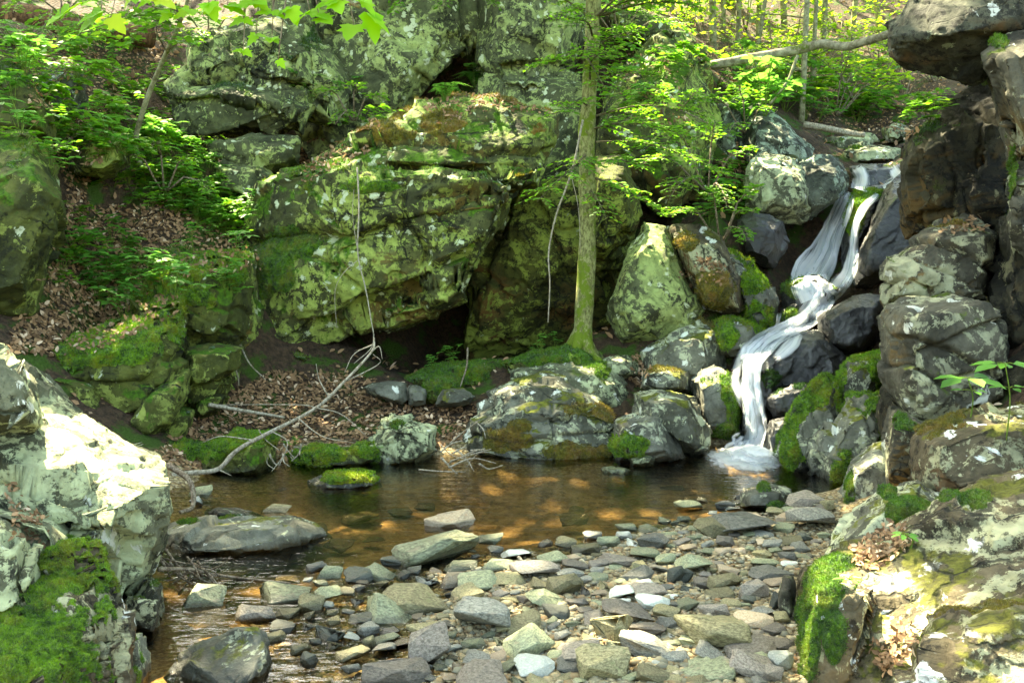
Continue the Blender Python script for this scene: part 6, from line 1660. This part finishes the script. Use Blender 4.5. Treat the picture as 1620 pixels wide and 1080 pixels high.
stick('fallen_log', [(-40, 18, 13.0), (60, 30, 12.9), (140, 45, 12.8), (240, 60, 12.7)], .16, .12, 'log_rot', 'thick rotten log lying across the slope at the top left', 'log', 24, 14)
stick('stick', [(1262, 88, 12.0), (1245, 130, 12.0), (1218, 165, 12.0)], .02, .012, 'bark_far', 'thin leaning stick under the bent fallen trunk', 'stick')
stick('stick', [(250, 900, 4.6), (300, 900, 4.7), (350, 910, 4.8), (460, 922, 4.7)], .011, .005, 'twig', 'long thin stick reaching from the twig pile across the channel', 'stick', 24, 6, [[(385, 930, 4.7), (400, 918, 4.75), (412, 905, 4.8)]])
stick('stick', [(265, 735, 6.0), (300, 760, 5.9), (305, 800, 5.8), (285, 810, 5.7)], .02, .012, 'twig', 'curved dark stick standing beside the pale front boulder', 'stick', 14, 6)
stick('stick', [(330, 640, 7.9), (390, 650, 7.9), (450, 660, 7.8)], .018, .01, 'deadwood', 'straight pale stick lying on the brown leaf bank', 'stick')
stick('stick', [(360, 560, 8.5), (375, 590, 8.4), (378, 610, 8.4)], .008, .005, 'deadwood', 'short upright twig beside the left bank hollow', 'stick')
stick('stick', [(380, 545, 8.6), (395, 575, 8.5), (420, 600, 8.4)], .008, .004, 'deadwood', 'thin bowed twig at the left end of the leaf bank', 'stick')
stick('stick', [(740, 550, 9.0), (738, 580, 8.9), (728, 612, 8.8)], .009, .006, 'twig', 'twig standing among the seedlings on the moss mounds', 'stick')
stick('stick', [(500, 255, 10.2), (480, 300, 10.0), (440, 340, 9.9), (410, 332, 9.9)], .012, .006, 'deadwood', 'bare root hanging over the left end of the central overhang', 'root')
stick('stick', [(820, 880, 4.9), (832, 895, 4.85), (838, 912, 4.8)], .008, .004, 'deadwood', 'short pale twig upright in the gravel behind the round brown cobble', 'stick')
stick('stick', [(990, 178, 9.9), (1060, 170, 10.0), (1130, 200, 10.2)], .01, .005, 'twig', 'thin bare branch reaching over the rounded rock shoulder', 'stick')
for k, (cx, cy, Y, sx, sy, n, lab) in enumerate([(735, 715, 7.15, 70, 42, 14, 'dead twig in the tangle at the foot of the big central boulder'), (290, 905, 4.75, 62, 32, 22, 'twig in the driftwood pile against the pale front boulder'), (450, 720, 7.2, 50, 30, 8, 'bare twig hanging over the left pool edge'), (510, 265, 10.0, 30, 30, 10, 'dry root fibre hanging in the cleft')]):
    for j in range(n):
        a = RNG.uniform(-1.1, 1.3) if k < 2 else RNG.uniform(.8, 2.2); ln = RNG.uniform(.2, .9)
        ox = cx + RNG.normal() * sx * .4; oy = cy + RNG.normal() * sy * .35
        x0 = ox - sx * ln * .6 * math.cos(a); y0 = oy - sx * ln * .5 * math.sin(a)
        x1 = ox + sx * ln * .6 * math.cos(a); y1 = oy + sx * ln * .5 * math.sin(a)
        stick('twig_piece', [(x0, y0, Y + RNG.uniform(-.1, .15)), ((x0 + x1) / 2 + RNG.normal() * 4, (y0 + y1) / 2 + RNG.normal() * 5, Y), (x1, y1, Y - RNG.uniform(-.05, .15))], RNG.uniform(.004, .010), .003, 'twig' if k == 1 else 'deadwood', lab, 'twig', 10, 5, group=lab.split(' in ')[0] + 's of one tangle')
        # crossing twigs that nothing tells apart share their label
# leaf-debris under the driftwood
# seedlings on the right front bank
def big_seedling(x, y, Y, h, lab, sc=1.0, seed=0):
    r = np.random.default_rng(seed); base = P(x, y, Y); hh = cast(x, y)
    if hh is not None: base = hh[0]
    e_ = empty('leafy_seedling', base, lab, 'seedling'); L = Buf(); T = Buf()
    top = base + np.array([-.03, -.02, h]); st = spline([base - [0, 0, .02], (base + top) / 2 + [.02, 0, 0], top], 10); tube(T, st, np.linspace(.004, .0025, 10), 6)
    for lvl, (t, k, s) in enumerate([(9, 6, .105), (6, 3, .06)]):
        aa = r.uniform(0, 1) + np.arange(k) / k * 6.28
        for a in aa:
            d = np.array([math.cos(a), math.sin(a) * .8, r.uniform(-.12, .12)])
            q = st[t] + d * .035 * sc; tube(T, np.array([st[t], (st[t] + q) / 2 + [0, 0, .004], q]), .0014, 4)
            leaves(L, q[None], d[None] + [[0, 0, -.15]], np.array([[0, -.25, 1.0]]) + r.normal(size=(1, 3)) * .15, s * sc * r.uniform(.75, 1.1), 'oval', np.array([r.uniform(.3, 1)]))
    link('foliage', L.mesh('foliage', M['leaf_cool'], False, base), e_); link('stem', T.mesh('stem', M['stem'], False, base), e_)
bpy.context.view_layer.update(); DG = bpy.context.evaluated_depsgraph_get()
big_seedling(1535, 660, 4.7, .20, 'seedling with large pale green leaves in front of the square brown boulder', 1.25, 1)
big_seedling(1592, 690, 4.5, .34, 'taller seedling at the right edge with narrow spreading leaves', 1.15, 2)
big_seedling(1440, 862, 4.2, .05, 'tiny white-green rosette in the moss pocket on the right bank', .45, 3)
big_seedling(1352, 925, 3.8, .03, 'tiny bright rosette on the mossy edge of the front right boulder', .4, 4)

# ------------------------------------------------------------------ labels that point at one thing each
MARK = [(x[0][0], x[0][1], x[2], 'bar') for x in LAND] + [(x, y, n, 'bar') for x, y, n in [(1040, 765, 'far pool edge'), (1210, 790, 'moss seamed grey boulder'), (400, 845, 'low boulder in the pool'), (345, 1050, 'big grey bottom rock')]]
MARK += [(x, y, n, 'bank') for x, y, n in [(370, 165, 'blocky cliff'), (215, 240, 'curved sapling foot'), (400, 235, 'low grey shelf'), (100, 140, 'grey-green rock at upper left'), (40, 350, 'far left boulder'), (211, 350, 'small moss cushion'),
    (95, 500, 'dark moss cushion'), (160, 560, 'mossy ledge rim'), (330, 470, 'moss cushion at the ledge corner'), (100, 35, 'rotten log'), (540, 180, 'cleft shrub'), (750, 220, 'upper outcrop block'), (925, 420, 'thin tree trunk'), (700, 620, 'round moss cushion'),
    (880, 560, 'thin tree base'), (1230, 290, 'round pale boulder'), (1230, 215, 'grey-green slab'), (1125, 430, 'rust mossed rock'), (1060, 220, 'rounded rock shoulder'), (1260, 78, 'bent fallen trunk'), (1320, 205, 'short sunlit log'), (1400, 215, 'head of the cascade'),
    (1490, 90, 'top right slab'), (1490, 260, 'dark rock wall'), (520, 720, 'mossy pool bank'), (1560, 660, 'right edge seedlings')]]
buckets = {}
for o, phrase, x, y, zone in AUTO:
    mk = min((m for m in MARK if m[3] == zone), key=lambda m: math.hypot(m[0] - x, (m[1] - y) * 1.3))
    rel = relword(x - mk[0], y - mk[1])
    if zone == 'bank': rel = {'in front of': 'below', 'behind': 'above'}.get(rel, rel)
    buckets.setdefault((phrase, rel, mk[2]), []).append((math.hypot(mk[0] - x, mk[1] - y), o))
ORD = ['', 'second ', 'third ', 'fourth ', 'fifth ', 'sixth ', 'seventh ', 'eighth ', 'ninth ', 'tenth ', 'eleventh ', 'twelfth ', 'thirteenth ', 'fourteenth ']
for (ph, rel, mn), lst in buckets.items():
    lst.sort(key=lambda t_: t_[0])
    for i, (dd, o) in enumerate(lst):
        o['label'] = f"{ph} {rel} the {mn}" if len(lst) == 1 else f"{ph} {rel} the {mn}, {ORD[min(i, 13)]}nearest"
